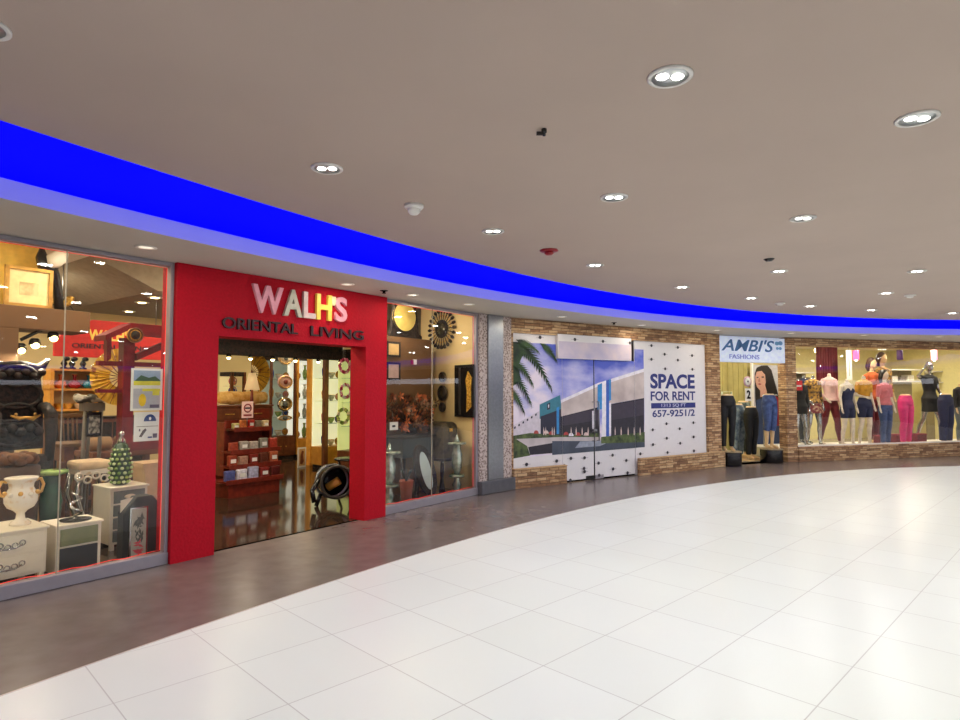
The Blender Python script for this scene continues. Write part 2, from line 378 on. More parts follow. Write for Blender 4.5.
for i, (px, py, k, lab) in enumerate(MAIN):
    p = G(px, py, ZC); lamp_xy.append(p)
    o = thing('ceiling_downlight', lab, 'ceiling light', (p.x, p.y, ZC), 0, 'recessed downlights of the main ceiling')
    b = MB(); b.lathe([(.086, -.001), (.106, -.001), (.106, -.008), (.100, -.012), (.086, -.009)], mat('white trim ring', (225, 222, 218), .4, noise=.02), n=32)
    # open ring
    b.f = b.f[:-2]; b.m = b.m[:-2]; b.sm = b.sm[:-2]; b.build('trim_ring', o)
    MB().lathe([(.088, -.002), (.088, -.004), (.05, -.004), (.001, -.004)], M_REFL, n=28).build('reflector', o)
    for sx in (-1, 1): MB().lathe([(.001, -.011), (.02, -.011), (.028, -.008), (.03, -.004)], M_LAMP, c=(sx*.036, 0, 0), n=12).build('bulb', o)
    area('downlight_lamp', (p.x, p.y, ZC-.02), .15, PW*(.7 if i == 2 else 1.15 if i == 3 else 1), (.98, 1, .96))
# the rest of the rotunda ceiling, outside the picture
for i in range(-8, 9):
    for j in range(-8, 9):
        p = CO+Vector((i*3.1, j*3.1+.4))
        a, r = polar(p)
        if r > r_ceil(a)-1.0: continue
        if min((p-q).length for q in lamp_xy) < 1.9: continue
        near = p.y < 13 and p.x < 10
        area('downlight_lamp', (p.x, p.y, ZC-.02), .2, 25.5, (.95, 1, .99))
SOFF = [(146, 247, 'pale soffit spotlight above left end of the red shop front'), (347, 284, 'pale soffit spotlight over the shop name'),
        (412, 294.5, 'pale soffit spotlight above the round wall mirror'), (468.5, 304, 'soffit spotlight left of the steel pillar'),
        (562, 316.5, 'soffit spotlight above the palm tree picture'), (641.5, 325, 'soffit spotlight above the rent notice'),
        (717, 330, 'soffit spotlight at corner of the blue fashion shop sign'), (791, 333, 'soffit spotlight above left end of fashion window'),
        (864, 335, 'soffit spotlight above middle of fashion window'), (939, 336.5, 'soffit spotlight above right end of fashion window')]
M_PALE = mat('pale lamp glass', (236, 230, 220), .4, emit=(255, 240, 215), es=.9, noise=0)
for px, py, lab in SOFF:
    p = G(px, py, ZS)
    o = thing('soffit_spotlight', lab, 'ceiling light', (p.x, p.y, ZS), 0, 'spotlights in the lowered soffit')
    b = MB(); b.lathe([(.058, -.001), (.085, -.001), (.085, -.008), (.058, -.008)], M_WHITE, n=24); b.f = b.f[:-2]; b.m = b.m[:-2]; b.sm = b.sm[:-2]; b.build('trim_ring', o)
    MB().lathe([(.058, -.002), (.057, -.006), (.001, -.006)], M_PALE, n=20).build('lens', o)
    area('soffit_lamp', (p.x, p.y, ZS-.02), .1, 4, (1, .86, .66))
for px, py, lab in [(384, 290.5, 'tiny black sprinkler in the soffit above red shop front corner'), (614, 322.5, 'tiny black sprinkler in the soffit above the glass doors')]:
    p = G(px, py, ZS); o = thing('ceiling_sprinkler', lab, 'sprinkler', (p.x, p.y, ZS))
    MB().lathe([(.05, -.001), (.05, -.006), (.02, -.01), (.015, -.03), (.001, -.03)], M_BLACK, n=14).build('cover', o); MB().lathe([(.001, -.036), (.025, -.036), (.025, -.032), (.001, -.03)], M_BLACK, n=12).build('deflector', o)
p = G(414, 205, ZC); o = thing('smoke_detector', 'white round smoke detector on ceiling left of centre', 'smoke detector', (p.x, p.y, ZC)); o.scale = (1.1, 1.1, 1.7)
MB().lathe([(.07, 0), (.07, -.012), (.06, -.02), (.001, -.02)], M_WHITE, n=24).build('base', o); MB().lathe([(.045, -.02), (.045, -.034), (.03, -.045), (.001, -.048)], M_WHITE, n=20).build('sensor_head', o)
p = G(549, 250, ZC); o = thing('fire_alarm', 'red ceiling fire alarm between two downlights', 'fire alarm', (p.x, p.y, ZC)); mr = mat('alarm red', (150, 16, 28), .4)
MB().lathe([(.1, 0), (.1, -.012), (.085, -.02), (.001, -.02)], mr, n=8).build('base', o); MB().lathe([(.05, -.02), (.05, -.04), (.03, -.055), (.001, -.055)], mr, n=18).build('sounder', o)
p = G(542, 129, ZC); o = thing('ceiling_sprinkler', 'small black sprinkler hanging in mid ceiling', 'sprinkler', (p.x, p.y, ZC))
MB().lathe([(.016, 0), (.016, -.02), (.009, -.025), (.009, -.04), (.001, -.04)], M_BLACK, c=(.012, 0, 0), n=10).build('pipe', o); MB().box(-.032, .004, -.01, .01, -.034, -.018, M_BLACK).build('bracket', o)
p = G(769, 259, ZC); o = thing('ceiling_sensor', 'small black sensor on ceiling above a right-hand downlight', 'sensor', (p.x, p.y, ZC))
MB().lathe([(.05, 0), (.05, -.01), (.035, -.025), (.001, -.028)], M_BLACK, n=14).build('dome', o); MB().lathe([(.058, 0), (.058, -.005), (.05, -.006)], M_BLACK, n=14).build('rim', o)
for px, py, lab in [(780, 303, 'small white sensor on ceiling near blue band'), (910, 295, 'small pale sensor on ceiling at far right')]:
    p = G(px, py, ZC); o = thing('ceiling_sensor', lab, 'sensor', (p.x, p.y, ZC)); MB().lathe([(.08, 0), (.08, -.015), (.06, -.02), (.001, -.02)], M_WHITE, n=16).build('base', o)
    MB().lathe([(.05, -.02), (.045, -.04), (.001, -.05)], M_WHITE, n=14).build('dome', o)
# ================================================================== SHOP FRONTS
UP = ZS-.004
def mean_z(S, pts, d=0): return sum(S.hit(x, y, d)[1] for x, y in pts)/len(pts)
# ---- furniture shop glazing
def shop_window(idx, S, s0, s1, joints, zb, zt, strip=M_ALU, base_d=(-.04, .05), hdr=True):
    w = bpy.data.objects.new('window_%d' % idx, None); C.objects.link(w); w.location = S.P(0); w.rotation_euler = (0, 0, S.ang); struct(w)
    MB().box(s0, s1, base_d[0], base_d[1], .001, zb, strip).build('window_sill', w, bevel=.006)
    if hdr: MB().box(s0, s1, -.02, .04, zt, UP, strip).build('window_frame', w, bevel=.004)
    xs = [s0]+joints+[s1]
    for a, c in zip(xs[:-1], xs[1:]):
        MB().add([(a+.002, 0, zb), (c-.002, 0, zb), (c-.002, 0, zt), (a+.002, 0, zt)], [(0, 1, 2, 3)], GLASS).build('pane', w, fixn=False)
    for j in joints: MB().box(j-.004, j+.004, -.004, .006, zb, zt, mat('glass joint', (170, 160, 140), .4)).build('joint', w)
    return w
zbA = mean_z(A, [(0, 585), (165, 551.5), (388, 506)]); ztA = mean_z(A, [(0, 240), (120, 262), (430, 306)])
sP0 = A.s_(174.5, -.08); sP1 = A.s_(386.5, -.08)
shop_window(1, A, -3.2, sP0-.0, [A.s_(62.5)], zbA, ztA)
shop_window(2, A, sP1, A.L+.02, [A.s_(432)], zbA, ztA)
w = MB().box(sP0-.035, sP0-.002, -.03, .05, zbA, UP, M_ALU).build('trim_9', None, A.P(0), A.ang, bevel=.005); struct(w)
w = MB().box(A.L-.035, A.L+.02, -.03, .05, zbA, UP, M_ALU).build('trim_10', None, A.P(0), A.ang, bevel=.005); struct(w)
# thin glowing red rope round the panes
M_ROPE = mat('red rope light', (200, 40, 40), .4, emit=(255, 60, 50), es=.8, noise=0)
for nm, a, c, lab in [('rope_light', A.s_(-30), sP0-.05, 'thin glowing red rope light framing the left shop window'), ('rope_light', sP1+.02, A.L-.05, 'thin glowing red rope light framing window between red column and steel pillar')]:
    pts = [(a, .02, zbA+.012)]+[(a+(c-a)*k/14, .02, zbA+.012+.006*math.sin(k*2.1)) for k in range(1, 14)]+[(c, .02, zbA+.02), (c, .02, ztA-.015), (a, .02, ztA-.015)]
    tag(MB().tube(pts, 0.0032, M_ROPE, 6).build(nm, None, A.P(0), A.ang), lab, 'rope light')
# ---- red portal
zl = (A.hit(219, 336.5, -.08)[1]+A.hit(361, 346, -.08)[1])/2
sl = A.s_(217.5, -.08); sr = A.s_(365.5, -.08)
port = thing('shop_entrance', 'thick red plastered frame around open furniture shop doorway', 'shop entrance', A.P(0), A.ang)
MB().box(sP0, sl, -.08, .2, .001, UP, M_RED).build('column', port)
MB().box(sr, sP1, -.08, .2, .001, UP, M_RED).build('column', port)
MB().box(sl, sr, -.08, .2, zl, UP, M_RED).build('lintel', port)
sg = thing('shop_sign', "raised pale and gold lettering WALH'S over black ORIENTAL LIVING on the red front", 'sign', A.P(0), A.ang)
x0, x1 = A.s_(249, -.1), A.s_(346, -.1); z1 = A.hit(297, 290.5, -.1)[1]; z0 = A.hit(297, 317, -.1)[1]
M_LET = [mat('pink cream letter', (222, 150, 165), .5, emit=(210, 140, 150), es=.15), mat('silver letter', (200, 196, 180), .4), mat('pale letter', (214, 190, 190), .4), mat('gold letter', (225, 190, 80), .4, emit=(220, 180, 60), es=.25), mat('cream letter', (220, 205, 160), .4)]
wds = [('W', 0, .31), ('A', .30, .50), ('L', .50, .64), ('H', .64, .82), ("'", .81, .86), ('S', .85, 1.0)]
for k, (ch, a, c) in enumerate(wds):
    hz = (z1-z0)*(1 if ch != "'" else .35); zc = (z0+z1)/2 if ch != "'" else z1-.06
    put_text(ch, sg, x0+(x1-x0)*(a+c)/2, -.1, zc, (x1-x0)*(c-a)*.93, hz, M_LET[k % 5], .018, .03, name='letter')
M_BLET = mat('dark sign letters', (46, 8, 18), .5)
a, c = A.s_(221, -.1), A.s_(297, -.1); zz = A.hit(258, 325.5, -.1)[1]; hh = .115
put_text('ORIENTAL', sg, (a+c)/2, -.095, zz, c-a, hh, M_BLET, .012, .012)
a, c = A.s_(310, -.1), A.s_(363, -.1); zz = A.hit(337, 334, -.1)[1]
put_text('LIVING', sg, (a+c)/2, -.095, zz+.01, c-a, hh, M_BLET, .012, .012)
# ---- pillar between the fronts
M_MOS = two_tone('pebble mosaic', (118, 96, 90), (196, 180, 174), 30, .6, lo=.22, hi=.6, tex='voronoi', bump=.3)
pil = thing('pillar', 'mosaic pillar with brushed steel face and grey plinth beside stone shop front', 'pillar', PL.P(0), PL.ang)
MB().box(.0, PL.L-.05, -.06, .04, .02, UP, M_MOS).build('mosaic_body', pil)
a, c = PL.s_(488.6, -.09), PL.s_(503.5, -.09)
MB().box(a, c, -.09, -.05, .2, UP, M_STEEL).build('steel_cladding', pil, bevel=.006)
MB().box(-.015, PL.L-.03, -.13, .02, .001, .2, mat('grey plinth', (92, 92, 98), .5, .2)).build('plinth', pil, bevel=.01)
# ---- rent front
zrt = mean_z(B, [(511, 332), (557, 335.6), (660, 343), (703, 344.5)]); zbl = mean_z(B, [(512, 469.6), (562, 465.6), (635, 456), (706, 451.7)])
s511 = B.s_(511.5); s562 = B.s_(562.3); s594 = B.s_(594); s634 = B.s_(634.5); s705 = B.s_(705.5)
for bx_ in ((-.04, B.L, zrt, UP), (-.04, s511, .001, zrt), (s705, B.L, .001, zrt)):
    struct(MB().box(bx_[0], bx_[1], -.05, .15, bx_[2], bx_[3], STONE).build('wall_centre', None, B.P(0), B.ang))
for a, c, lab in [(s511-.03, s562-.01, 'low stacked stone ledge under the palm tree picture'), (s634, B.L+.02, 'low stacked stone ledge under the rent notice')]:
    o = thing('stone_ledge', lab, 'low wall', B.P(0), B.ang); MB().box(a, c, -.12, -.052, .001, zbl-.02, STONE).build('ledge_body', o)
    MB().box(a, c, -.13, -.052, zbl-.02, zbl, mat('ledge top', (196, 160, 118), .8, noise=.2)).build('ledge_cap', o)
M_VINYL = mat('white vinyl', (226, 222, 226), .5, noise=.02)
M_TEAL = mat('print teal', (52, 120, 140)); M_NAVD = mat('print dark navy', (34, 34, 58)); M_FAC = two_tone('print facade', (176, 160, 158), (212, 198, 194), 3, .5, lo=.3, hi=.7)
M_PW = mat('print white', (232, 228, 236)); M_PBLUE = mat('print blue', (46, 134, 200)); M_PB2 = mat('print deep blue', (50, 90, 180)); M_PDK = mat('print near black', (36, 32, 46), noise=.3)  # near black print serves dark shopfronts, eyes and symbols
M_PGR = two_tone('print hedge', (34, 50, 34), (96, 112, 62), 8, .6, lo=.35, hi=.65); M_PPAV = mat('print pavement', (190, 180, 182), noise=.15, scale=4); M_PRD = mat('print road', (66, 74, 90), noise=.25, scale=4)
M_PALM = two_tone('print palm', (18, 40, 30), (58, 88, 44), 6, .6, lo=.35, hi=.7); M_PCAR = mat('print car', (170, 60, 60)); M_PSK = mat('print figure', (214, 190, 186)); M_PBLD = mat('print far building', (210, 200, 212))
ART = []
def art(m, *p): ART.append((m, [B.hit(x, y) for x, y in p]))
art(SKY, (505, 341.3), (645, 349.8), (645, 446), (505, 459))
art(M_PBLD, (505, 432), (512, 426), (541, 410), (541, 437), (505, 440))
for k in range(6): art(M_NAVD, (514+k*4.2, 427-k*2.6), (515.6+k*4.2, 426.2-k*2.6), (515.6+k*4.2, 428.4-k*2.6), (514+k*4.2, 429-k*2.6))
art(M_TEAL, (539.5, 404.5), (560, 395), (562, 414), (539.5, 419)); art(M_NAVD, (540.5, 416.5), (561, 409), (561, 435), (540.5, 436)); art(M_PBLUE, (556.5, 408), (559, 406.5), (559, 434), (556.5, 434))
art(M_NAVD, (547, 404), (550, 402.6), (550, 409), (547, 410)); art(M_PW, (548, 404.8), (549, 404.4), (549, 407.5), (548, 408))
art(M_FAC, (561, 401.5), (598, 384.5), (644, 369.5), (644, 398), (610, 404), (561, 417)); art(M_PW, (561, 400), (598, 383), (644, 368.5), (644, 371.8), (598, 386.3), (561, 403))
art(M_PDK, (561, 416.5), (599, 407), (599, 435), (561, 435)); art(M_PDK, (611, 404), (644, 398), (644, 435), (611, 436))
art(mat('print awning', (58, 50, 66)), (562, 417), (598, 408), (598, 420), (562, 426)); art(mat('print awning', (58, 50, 66)), (612, 405), (644, 399.5), (644, 415), (612, 420))
art(M_PBLUE, (597.5, 385), (602, 383), (602, 409), (597.5, 410)); art(M_PW, (602, 382), (606, 380.5), (606, 437), (602, 437)); art(M_PB2, (606, 380.5), (609, 379.5), (609, 436), (606, 437)); art(M_PW, (609, 403), (611, 402.5), (611, 434), (609, 434))
art(M_PBLUE, (609, 379.5), (611, 379), (611, 400), (609, 401)); art(M_PW, (592, 411), (594, 410.5), (594, 432), (592, 432))
art(M_PGR, (505, 437), (530, 433), (560, 435), (600, 433), (600, 441), (560, 441), (505, 446)); art(M_PPAV, (515, 439), (560, 437), (600, 437), (603, 442), (560, 442), (556, 453), (515, 456))
art(M_PRD, (552, 441), (645, 441), (645, 447), (552, 455)); art(mat('print puddle', (150, 156, 172), noise=.2), (580, 441.5), (612, 440.5), (600, 446), (575, 448))
art(M_PGR, (601, 437), (645, 432), (645, 442), (601, 443.5)); art(M_PGR, (505, 440), (516, 439), (527, 446), (530, 455.5), (505, 460)); art(M_PDK, (528, 447), (552, 443), (552, 453), (530, 455))
for x, y, m in [(566, 433.5, M_PCAR), (571, 434.5, M_PW), (578, 434, M_PCAR), (586, 434, M_PSK), (546, 432, M_PSK), (551, 433, M_PCAR), (536, 432, M_PCAR)]:
    art(m, (x-2.5, y+1.6), (x-2, y-.4), (x-1, y-1.6), (x+1, y-1.6), (x+2.2, y-.2), (x+2.6, y+1.6))
for x in (543.5, 545.5, 552, 554, 571, 576, 582, 588, 615, 621, 628, 634, 640): art(M_PSK, (x-.5, 431), (x, 426.5), (x+.6, 431), (x+.5, 435), (x-.4, 435))
def frond(base, tip, sag, w, m=M_PALM, n=15):
    bx, by = base; tx, ty = tip
    pr = None
    for i in range(n+1):
        t = i/n; x = bx+(tx-bx)*t; y = by+(ty-by)*t-sag*4*t*(1-t)
        if pr:
            dx, dy = x-pr[0], y-pr[1]; L = math.hypot(dx, dy); ux, uy = dx/L, dy/L; nx, ny = -uy, ux
            ww = w*(.35+.65*math.sin(PI*min(1, t*1.05+.08)))*(1 if t < .97 else .5)
            art(m, (pr[0]-nx*.6, pr[1]-ny*.6), (x-nx*.5, y-ny*.5), (x+nx*.5, y+ny*.5), (pr[0]+nx*.6, pr[1]+ny*.6))
            for sg_ in (1, -1):
                e = (x+ux*w*.75+nx*ww*sg_, y+uy*w*.75+ny*ww*sg_+w*.25)
                art(m, (pr[0], pr[1]), (x+ux*.8, y+uy*.8), e)
        pr = (x, y)
art(M_PALM, (505, 341), (520, 342.5), (524, 352), (518, 366), (521, 380), (513, 386), (512, 404), (505, 412))
frond((518, 342), (551, 389), 6, 5.5); frond((540, 343.6), (556, 361), 3, 4.2); frond((508, 350), (541, 371), 8, 5); frond((508, 362), (532, 385), 7, 5); frond((506, 372), (530, 404), 7, 5); frond((506, 388), (523, 413), 5, 4.5); frond((515, 340), (537, 352), 2, 4.5)
def clip(poly, ax, val, keep_ge):
    out = []; n = len(poly)
    for i in range(n):
        p, q = poly[i], poly[(i+1) % n]; ip = (p[ax] >= val) == keep_ge; iq = (q[ax] >= val) == keep_ge
        if ip: out.append(p)
        if ip != iq:
            t = (val-p[ax])/(q[ax]-p[ax]); out.append((p[0]+(q[0]-p[0])*t, p[1]+(q[1]-p[1])*t))
    return out
M_DOT = mat('small black mark', (50, 46, 56), .5)
def marks(b, pts, y, S=B):
    for x, py in pts:
        s, z = S.hit(x, py); b.flat([(s+.033*math.cos(a), z+.03*math.sin(a)) for a in [2*PI*i/10 for i in range(10)]], y, M_DOT)
        b.flat([(s-.085, z-.005), (s+.085, z-.005), (s+.085, z+.003), (s-.085, z+.003)], y+.0003, mat('faint mark', (170, 166, 172)))
def printed(parent, name, x0, x1, z0, z1, y, mk=()):
    b = MB(); k = 0
    marks(b, mk, y-.0108)
    for m, poly in ART:
        p = [tuple(q) for q in poly]
        for ax, v, ge in ((0, x0, True), (0, x1, False), (1, z0, True), (1, z1, False)):
            if len(p) >= 3: p = clip(p, ax, v, ge)
        if len(p) >= 3: k += 1; b.flat(p, y-.00012*k, m)
    return b.build(name, parent, fixn=False)
q = lambda pts: [(490+a/3.79, 310+c/3.79) for a, c in pts]
Bo, Ba = B.P(0), B.ang
o = thing('printed_panel', 'white covered left pane printed with palm fronds beside the steel pillar', 'window graphic', Bo, Ba)
MB().box(s511+.004, s562-.006, 0, .02, .01, zrt, M_VINYL).build('backing', o); printed(o, 'picture', s511+.002, s562-.006, zbl, zrt-.1, -.002, q([(137, 585), (251, 572), (188, 104)]))
MK = [q([(305, 562), (355, 600), (280, 590), (357, 560), (303, 645), (357, 612)]), q([(463, 550), (410, 580), (515, 570), (465, 602), (520, 617), (412, 626)])]
zdb = .03; ztr = mean_z(B, [(558.6, 358.3), (631, 361)])
for k, (a, c, lab) in enumerate([(s562, s594-.012, 'left glass door leaf covered with picture of a blue-fronted arcade'), (s594+.012, s634, 'right glass door leaf covered with picture of blue pylon and facade')]):
    o = thing('glass_door', lab, 'door', Bo, Ba)
    MB().box(a+.004, c-.004, 0.005, .02, zdb, ztr-.004, M_VINYL).build('leaf', o)
    printed(o, 'picture', a, c, zdb, ztr, -.001, MK[k])
    hx = c-.04 if k == 0 else a+.05
    zh = B.hit(594, 425)[1]; hb = MB()
    hb.tube([(hx, -.01, zh-.28), (hx, -.06, zh-.28), (hx, -.06, zh+.42), (hx, -.01, zh+.42)], .011, M_STEEL, 8); hb.build('handle', o)
    MB().box(c-.2 if k == 0 else a, c if k == 0 else a+.2, -.008, .03, .012, .08, M_ALU if k else M_BLACK).build('patch_fitting', o)
MB().box(s594-.08, s594+.01, -.07, -.005, B.hit(594, 430)[1]-.02, B.hit(594, 430)[1]+.02, M_STEEL).build('lock', o, bevel=.005)
struct(MB().box(s594-.011, s594+.011, .002, .03, .02, ztr, M_BLACK).build('trim_11', None, Bo, Ba))
o = thing('transom_panel', 'boxed white panel jutting out above the covered glass doors', 'panel', Bo, Ba)
a, c = B.s_(558.5, -.08), B.s_(632, -.08); z0, z1 = mean_z(B, [(558.6, 358.3), (631, 361)], -.08), mean_z(B, [(558, 334), (632, 338.5)], -.08)
MB().box(a, c, -.08, -.012, z0, z1, M_VINYL).build('box', o, bevel=.004)
pb = MB(); marks(pb, q([(310, 113), (416, 120), (518, 126)]), -.084)
pb.add([(a+.01, -.083, z0+.01), (c-.01, -.083, z0+.01), (c-.01, -.083, z0+.30), (a+.01, -.083, z0+.30)], [(0, 1, 2, 3)], two_tone('print cloud band', (170, 165, 205), (222, 205, 212), 1.6, lo=.35, hi=.65)).build('picture', o, fixn=False)
o = thing('printed_panel', 'white covered right pane with blue SPACE FOR RENT notice', 'window graphic', Bo, Ba)
MB().box(s634+.006, s705-.004, 0, .02, .01, zrt, M_VINYL).build('backing', o); PQ = q([(610, 135), (660, 168), (710, 142), (764, 173), (610, 187), (710, 190), (662, 223), (765, 225), (667, 431), (769, 427), (615, 454), (717, 450), (668, 486), (770, 481), (616, 510), (719, 505), (671, 540), (771, 534), (568, 545)])
printed(o, 'picture', s634+.006, B.s_(644), zbl, zrt-.1, -.002, PQ)
def sign_line(txt, x0, x1, yt0, yb0, yt1, yb1, mt, y=-.004, ex=.001, bold=.02, S=B, par=None):
    a, c = S.s_(x0), S.s_(x1); za = mean_z(S, [(x0, yt0), (x1, yt1)]); zb = mean_z(S, [(x0, yb0), (x1, yb1)])
    return put_text(txt, par, (a+c)/2, y, (za+zb)/2, c-a, za-zb, mt, ex, bold)
sign_line('SPACE', 650.3, 694.7, 373.9, 388.8, 374.2, 388.6, M_NAVY, bold=.035, par=o)
sign_line('FOR RENT', 650.5, 695, 391.3, 400.8, 391.3, 400.2, M_NAVY, bold=.02, par=o)
a, c = B.s_(650.8), B.s_(695); za = mean_z(B, [(650.8, 402.8), (695, 402.8)]); zb = mean_z(B, [(650.8, 408.3), (695, 407.8)])
MB().flat([(a, zb), (c, zb), (c, za), (a, za)], -.004, M_NAVY).build('blue_bar', o, fixn=False)
sign_line('1313 SQ FT', 661, 685.5, 403.5, 407.5, 403.5, 407.2, mat('bar lettering', (190, 190, 222), .5), y=-.0065, bold=.01, par=o)
sign_line('657-9251/2', 652, 694.2, 409.7, 417, 409.5, 416.3, M_NAVY, bold=.02, par=o)
# ---- fashion shop front
zcs = mean_z(Cc, [(717, 362), (784, 363)]); cs0, cs1 = Cc.s_(717.5), Cc.s_(784)
sg = thing('shop_sign', "light box sign with blue AMBI'S FASHIONS lettering above open entrance", 'sign', Cc.P(0), Cc.ang)
MB().box(cs0, cs1, -.05, .1, zcs, UP-.03, mat('pale sign face', (205, 214, 235), .4, emit=(200, 212, 240), es=.28)).build('sign_box', sg, bevel=.006)
M_SB = mat('sign blue', (44, 100, 160), .4)
def cline(t, x0, x1, yt, yb, m, sh=.0, bold=.03): 
    a, c = Cc.s_(x0, -.05), Cc.s_(x1, -.05); za, zb = Cc.hit((x0+x1)/2, yt, -.05)[1], Cc.hit((x0+x1)/2, yb, -.05)[1]
    put_text(t, sg, (a+c)/2, -.055, (za+zb)/2, c-a, za-zb, m, .004, bold, sh)
cline("AMBI'S", 722, 775, 339.5, 351.5, M_SB, .3, .012); cline('FASHIONS', 730, 760, 354.5, 359, mat('sign lilac', (140, 150, 220), .5), 0, .01)
a, z = Cc.hit(779, 345, -.05); bt = MB()
for dx, dz, r1, r2 in [(-.05, .06, .07, .045), (.06, .07, .07, .05), (-.04, -.05, .045, .035), (.05, -.05, .05, .035)]:
    bt.flat([(a+dx-.02+r1*math.cos(t), z-.03+dz+r2*math.sin(t)) for t in [2*PI*i/12 for i in range(12)]], -.0555, mat('sign light blue', (110, 165, 210), .5))
bt.build('emblem', sg, fixn=False)
# window D
zdb2 = mean_z(D, [(796, 447), (960, 441.5)]); zdt = mean_z(D, [(795, 347), (960, 348.5)])
sd0 = D.s_(795); Dl = D.L+4
for bx_ in ((0, sd0, -.05, .001, UP), (sd0, Dl, -.05, zdt, UP), (sd0, Dl, -.08, .001, zdb2)):
    struct(MB().box(bx_[0], bx_[1], bx_[2], .2, bx_[3], bx_[4], STONE).build('wall_right', None, D.P(0), D.ang))
w = bpy.data.objects.new('window_3', None); C.objects.link(w); w.location = D.P(0); w.rotation_euler = (0, 0, D.ang); struct(w)
jj = [sd0]+[D.s_(x) for x in (853, 908)]+[D.L+1.2, Dl]
for a, c in zip(jj[:-1], jj[1:]):
    MB().add([(a+.0005, 0, zdb2), (c-.0005, 0, zdb2), (c-.002, 0, zdt), (a+.002, 0, zdt)], [(0, 1, 2, 3)], GLASS).build('pane', w, fixn=False)
MB().box(sd0, Dl, -.03, .03, zdb2, zdb2+.03, M_WHITE).build('window_sill', w)
# ================================================================== SHOP INTERIORS
def room(S, s0, s1, depth, zc, wallm, floorm, ceilm, names, backm=None, left=True, right=True, d0=.06):
    b = MB().add([(s0, d0, .0), (s1, d0, .0), (s1, depth, 0), (s0, depth, 0)], [(0, 1, 2, 3)], floorm); o = b.build('floor', None, S.P(0, 0, .003), S.ang, fixn=False); struct(o)
    b = MB().add([(s0, d0, zc), (s1, d0, zc), (s1, depth, zc), (s0, depth, zc)], [(0, 1, 2, 3)], ceilm); struct(b.build('ceiling', None, S.P(0), S.ang, fixn=False))
    b = MB().add([(s0, depth, 0), (s1, depth, 0), (s1, depth, zc), (s0, depth, zc)], [(0, 1, 2, 3)], backm or wallm); struct(b.build(names[0], None, S.P(0), S.ang, fixn=False))
    if left: b = MB().add([(s0, d0, 0), (s0, depth, 0), (s0, depth, zc), (s0, d0, zc)], [(0, 1, 2, 3)], wallm); struct(b.build(names[1], None, S.P(0), S.ang, fixn=False))
    if right: b = MB().add([(s1, d0, 0), (s1, depth, 0), (s1, depth, zc), (s1, d0, zc)], [(0, 1, 2, 3)], wallm); struct(b.build(names[2], None, S.P(0), S.ang, fixn=False))
M_DFLOOR = two_tone('polished dark floor', (46, 34, 26), (70, 54, 42), 5, .08, lo=.3, hi=.7)
M_ICEIL = mat('shop ceiling', (226, 218, 196), .9, noise=.03)
room(A, -4.2, 10, 8.2, 3.25, M_YEL, M_DFLOOR, M_ICEIL, ['wall_furniture_shop_back', 'wall_furniture_shop_left', 'wall_furniture_shop_right'], d0=.06)
struct(MB().box(-.02, R.L+.0, .0, .05, .001, 3.24, M_YEL).build('wall_side', None, R.P(0), R.ang))
struct(MB().box(6.42, 10, 1.5, 1.55, .001, 3.24, M_YEL).build('wall_side', None, A.P(0), A.ang))
M_FW = mat('fashion shop wall', (234, 224, 164), .8, noise=.04)
M_FF = mat('fashion shop floor', (170, 160, 148), .2, noise=.05)
# fashion shop: one room behind sign and window, its floor in the frame of D
room(D, -1.75, Dl, 5.2, 3.0, M_FW, M_FF, mat('fashion ceiling', (226, 214, 190), .9), ['wall_fashion_back', 'wall_fashion_left', 'wall_fashion_right'], d0=.21)
# header above the windows inside (keeps the rooms closed)
for S, a, c in ((A, -4.2, A.L), (D, 0, Dl), (Cc, 0, Cc.L)):
    struct(MB().box(a, c, .045 if S is A else .12, .06 if S is A else .2, ZS-.05, 3.25, M_WHITE).build('trim_12', None, S.P(0), S.ang))
warm = (1, .86, .62)
def shop_lamp_and_fill(S, s, d, z, size, pw, col=warm): area('shop_lamp_and_fill', S.P(s, d, z), size, pw, col)
for s, d in ((-1.8, .8), (.3, 1.0), (2.8, 1.8), (5.2, .6), (-1.0, 3.2), (1.0, 4.0), (5.0, 4.6), (8.0, 5.0)):  # added fill points that brighten the shop ceiling and interior, no fixtures here
    l = bpy.data.lights.new('shop_lamp_and_fill', 'POINT'); l.energy = 20 if d > 1.5 else 11; l.color = warm; l.shadow_soft_size = .12; o = bpy.data.objects.new('shop_lamp_and_fill', l); C.objects.link(o); o.location = A.P(s, d, 2.95 if s < 2 else 2.55)
for s in (-2.4, -.6, 1.2, 3.0, 4.8, 7.4):
    for d in (1.3, 3.6, 6.2): shop_lamp_and_fill(A, s, d, 3.2, .3, 22 if d < 2 else 26)
for s in (-.8, 1.2, 3.2, 5.2, 7.4):
    for d in (.9, 3.2): shop_lamp_and_fill(D, s, d, 2.95, .25, 30 if d < 2 else 34, (1, .9, .68))
# ================================================================== helpers for the contents
def T(name, label, cat, S, px, d, z, rz=0, group=None, py=None):
    return thing(name, label, cat, S.P(S.s_(px, d, py), d, z), S.ang+rz, group)
def Z(S, px, py, d): return S.hit(px, py, d)[1]
def Wd(S, x0, x1, d): return S.s_(x1, d)-S.s_(x0, d)
def copy_tree(o, parent=None):
    c = o.copy(); C.objects.link(c)
    if parent is not None: c.parent = parent
    for ch in list(o.children): copy_tree(ch, c)
    return c
def ring(n=24, r=1, c=(0, 0)): return [(c[0]+r*math.cos(2*PI*i/n), c[1]+r*math.sin(2*PI*i/n)) for i in range(n)]
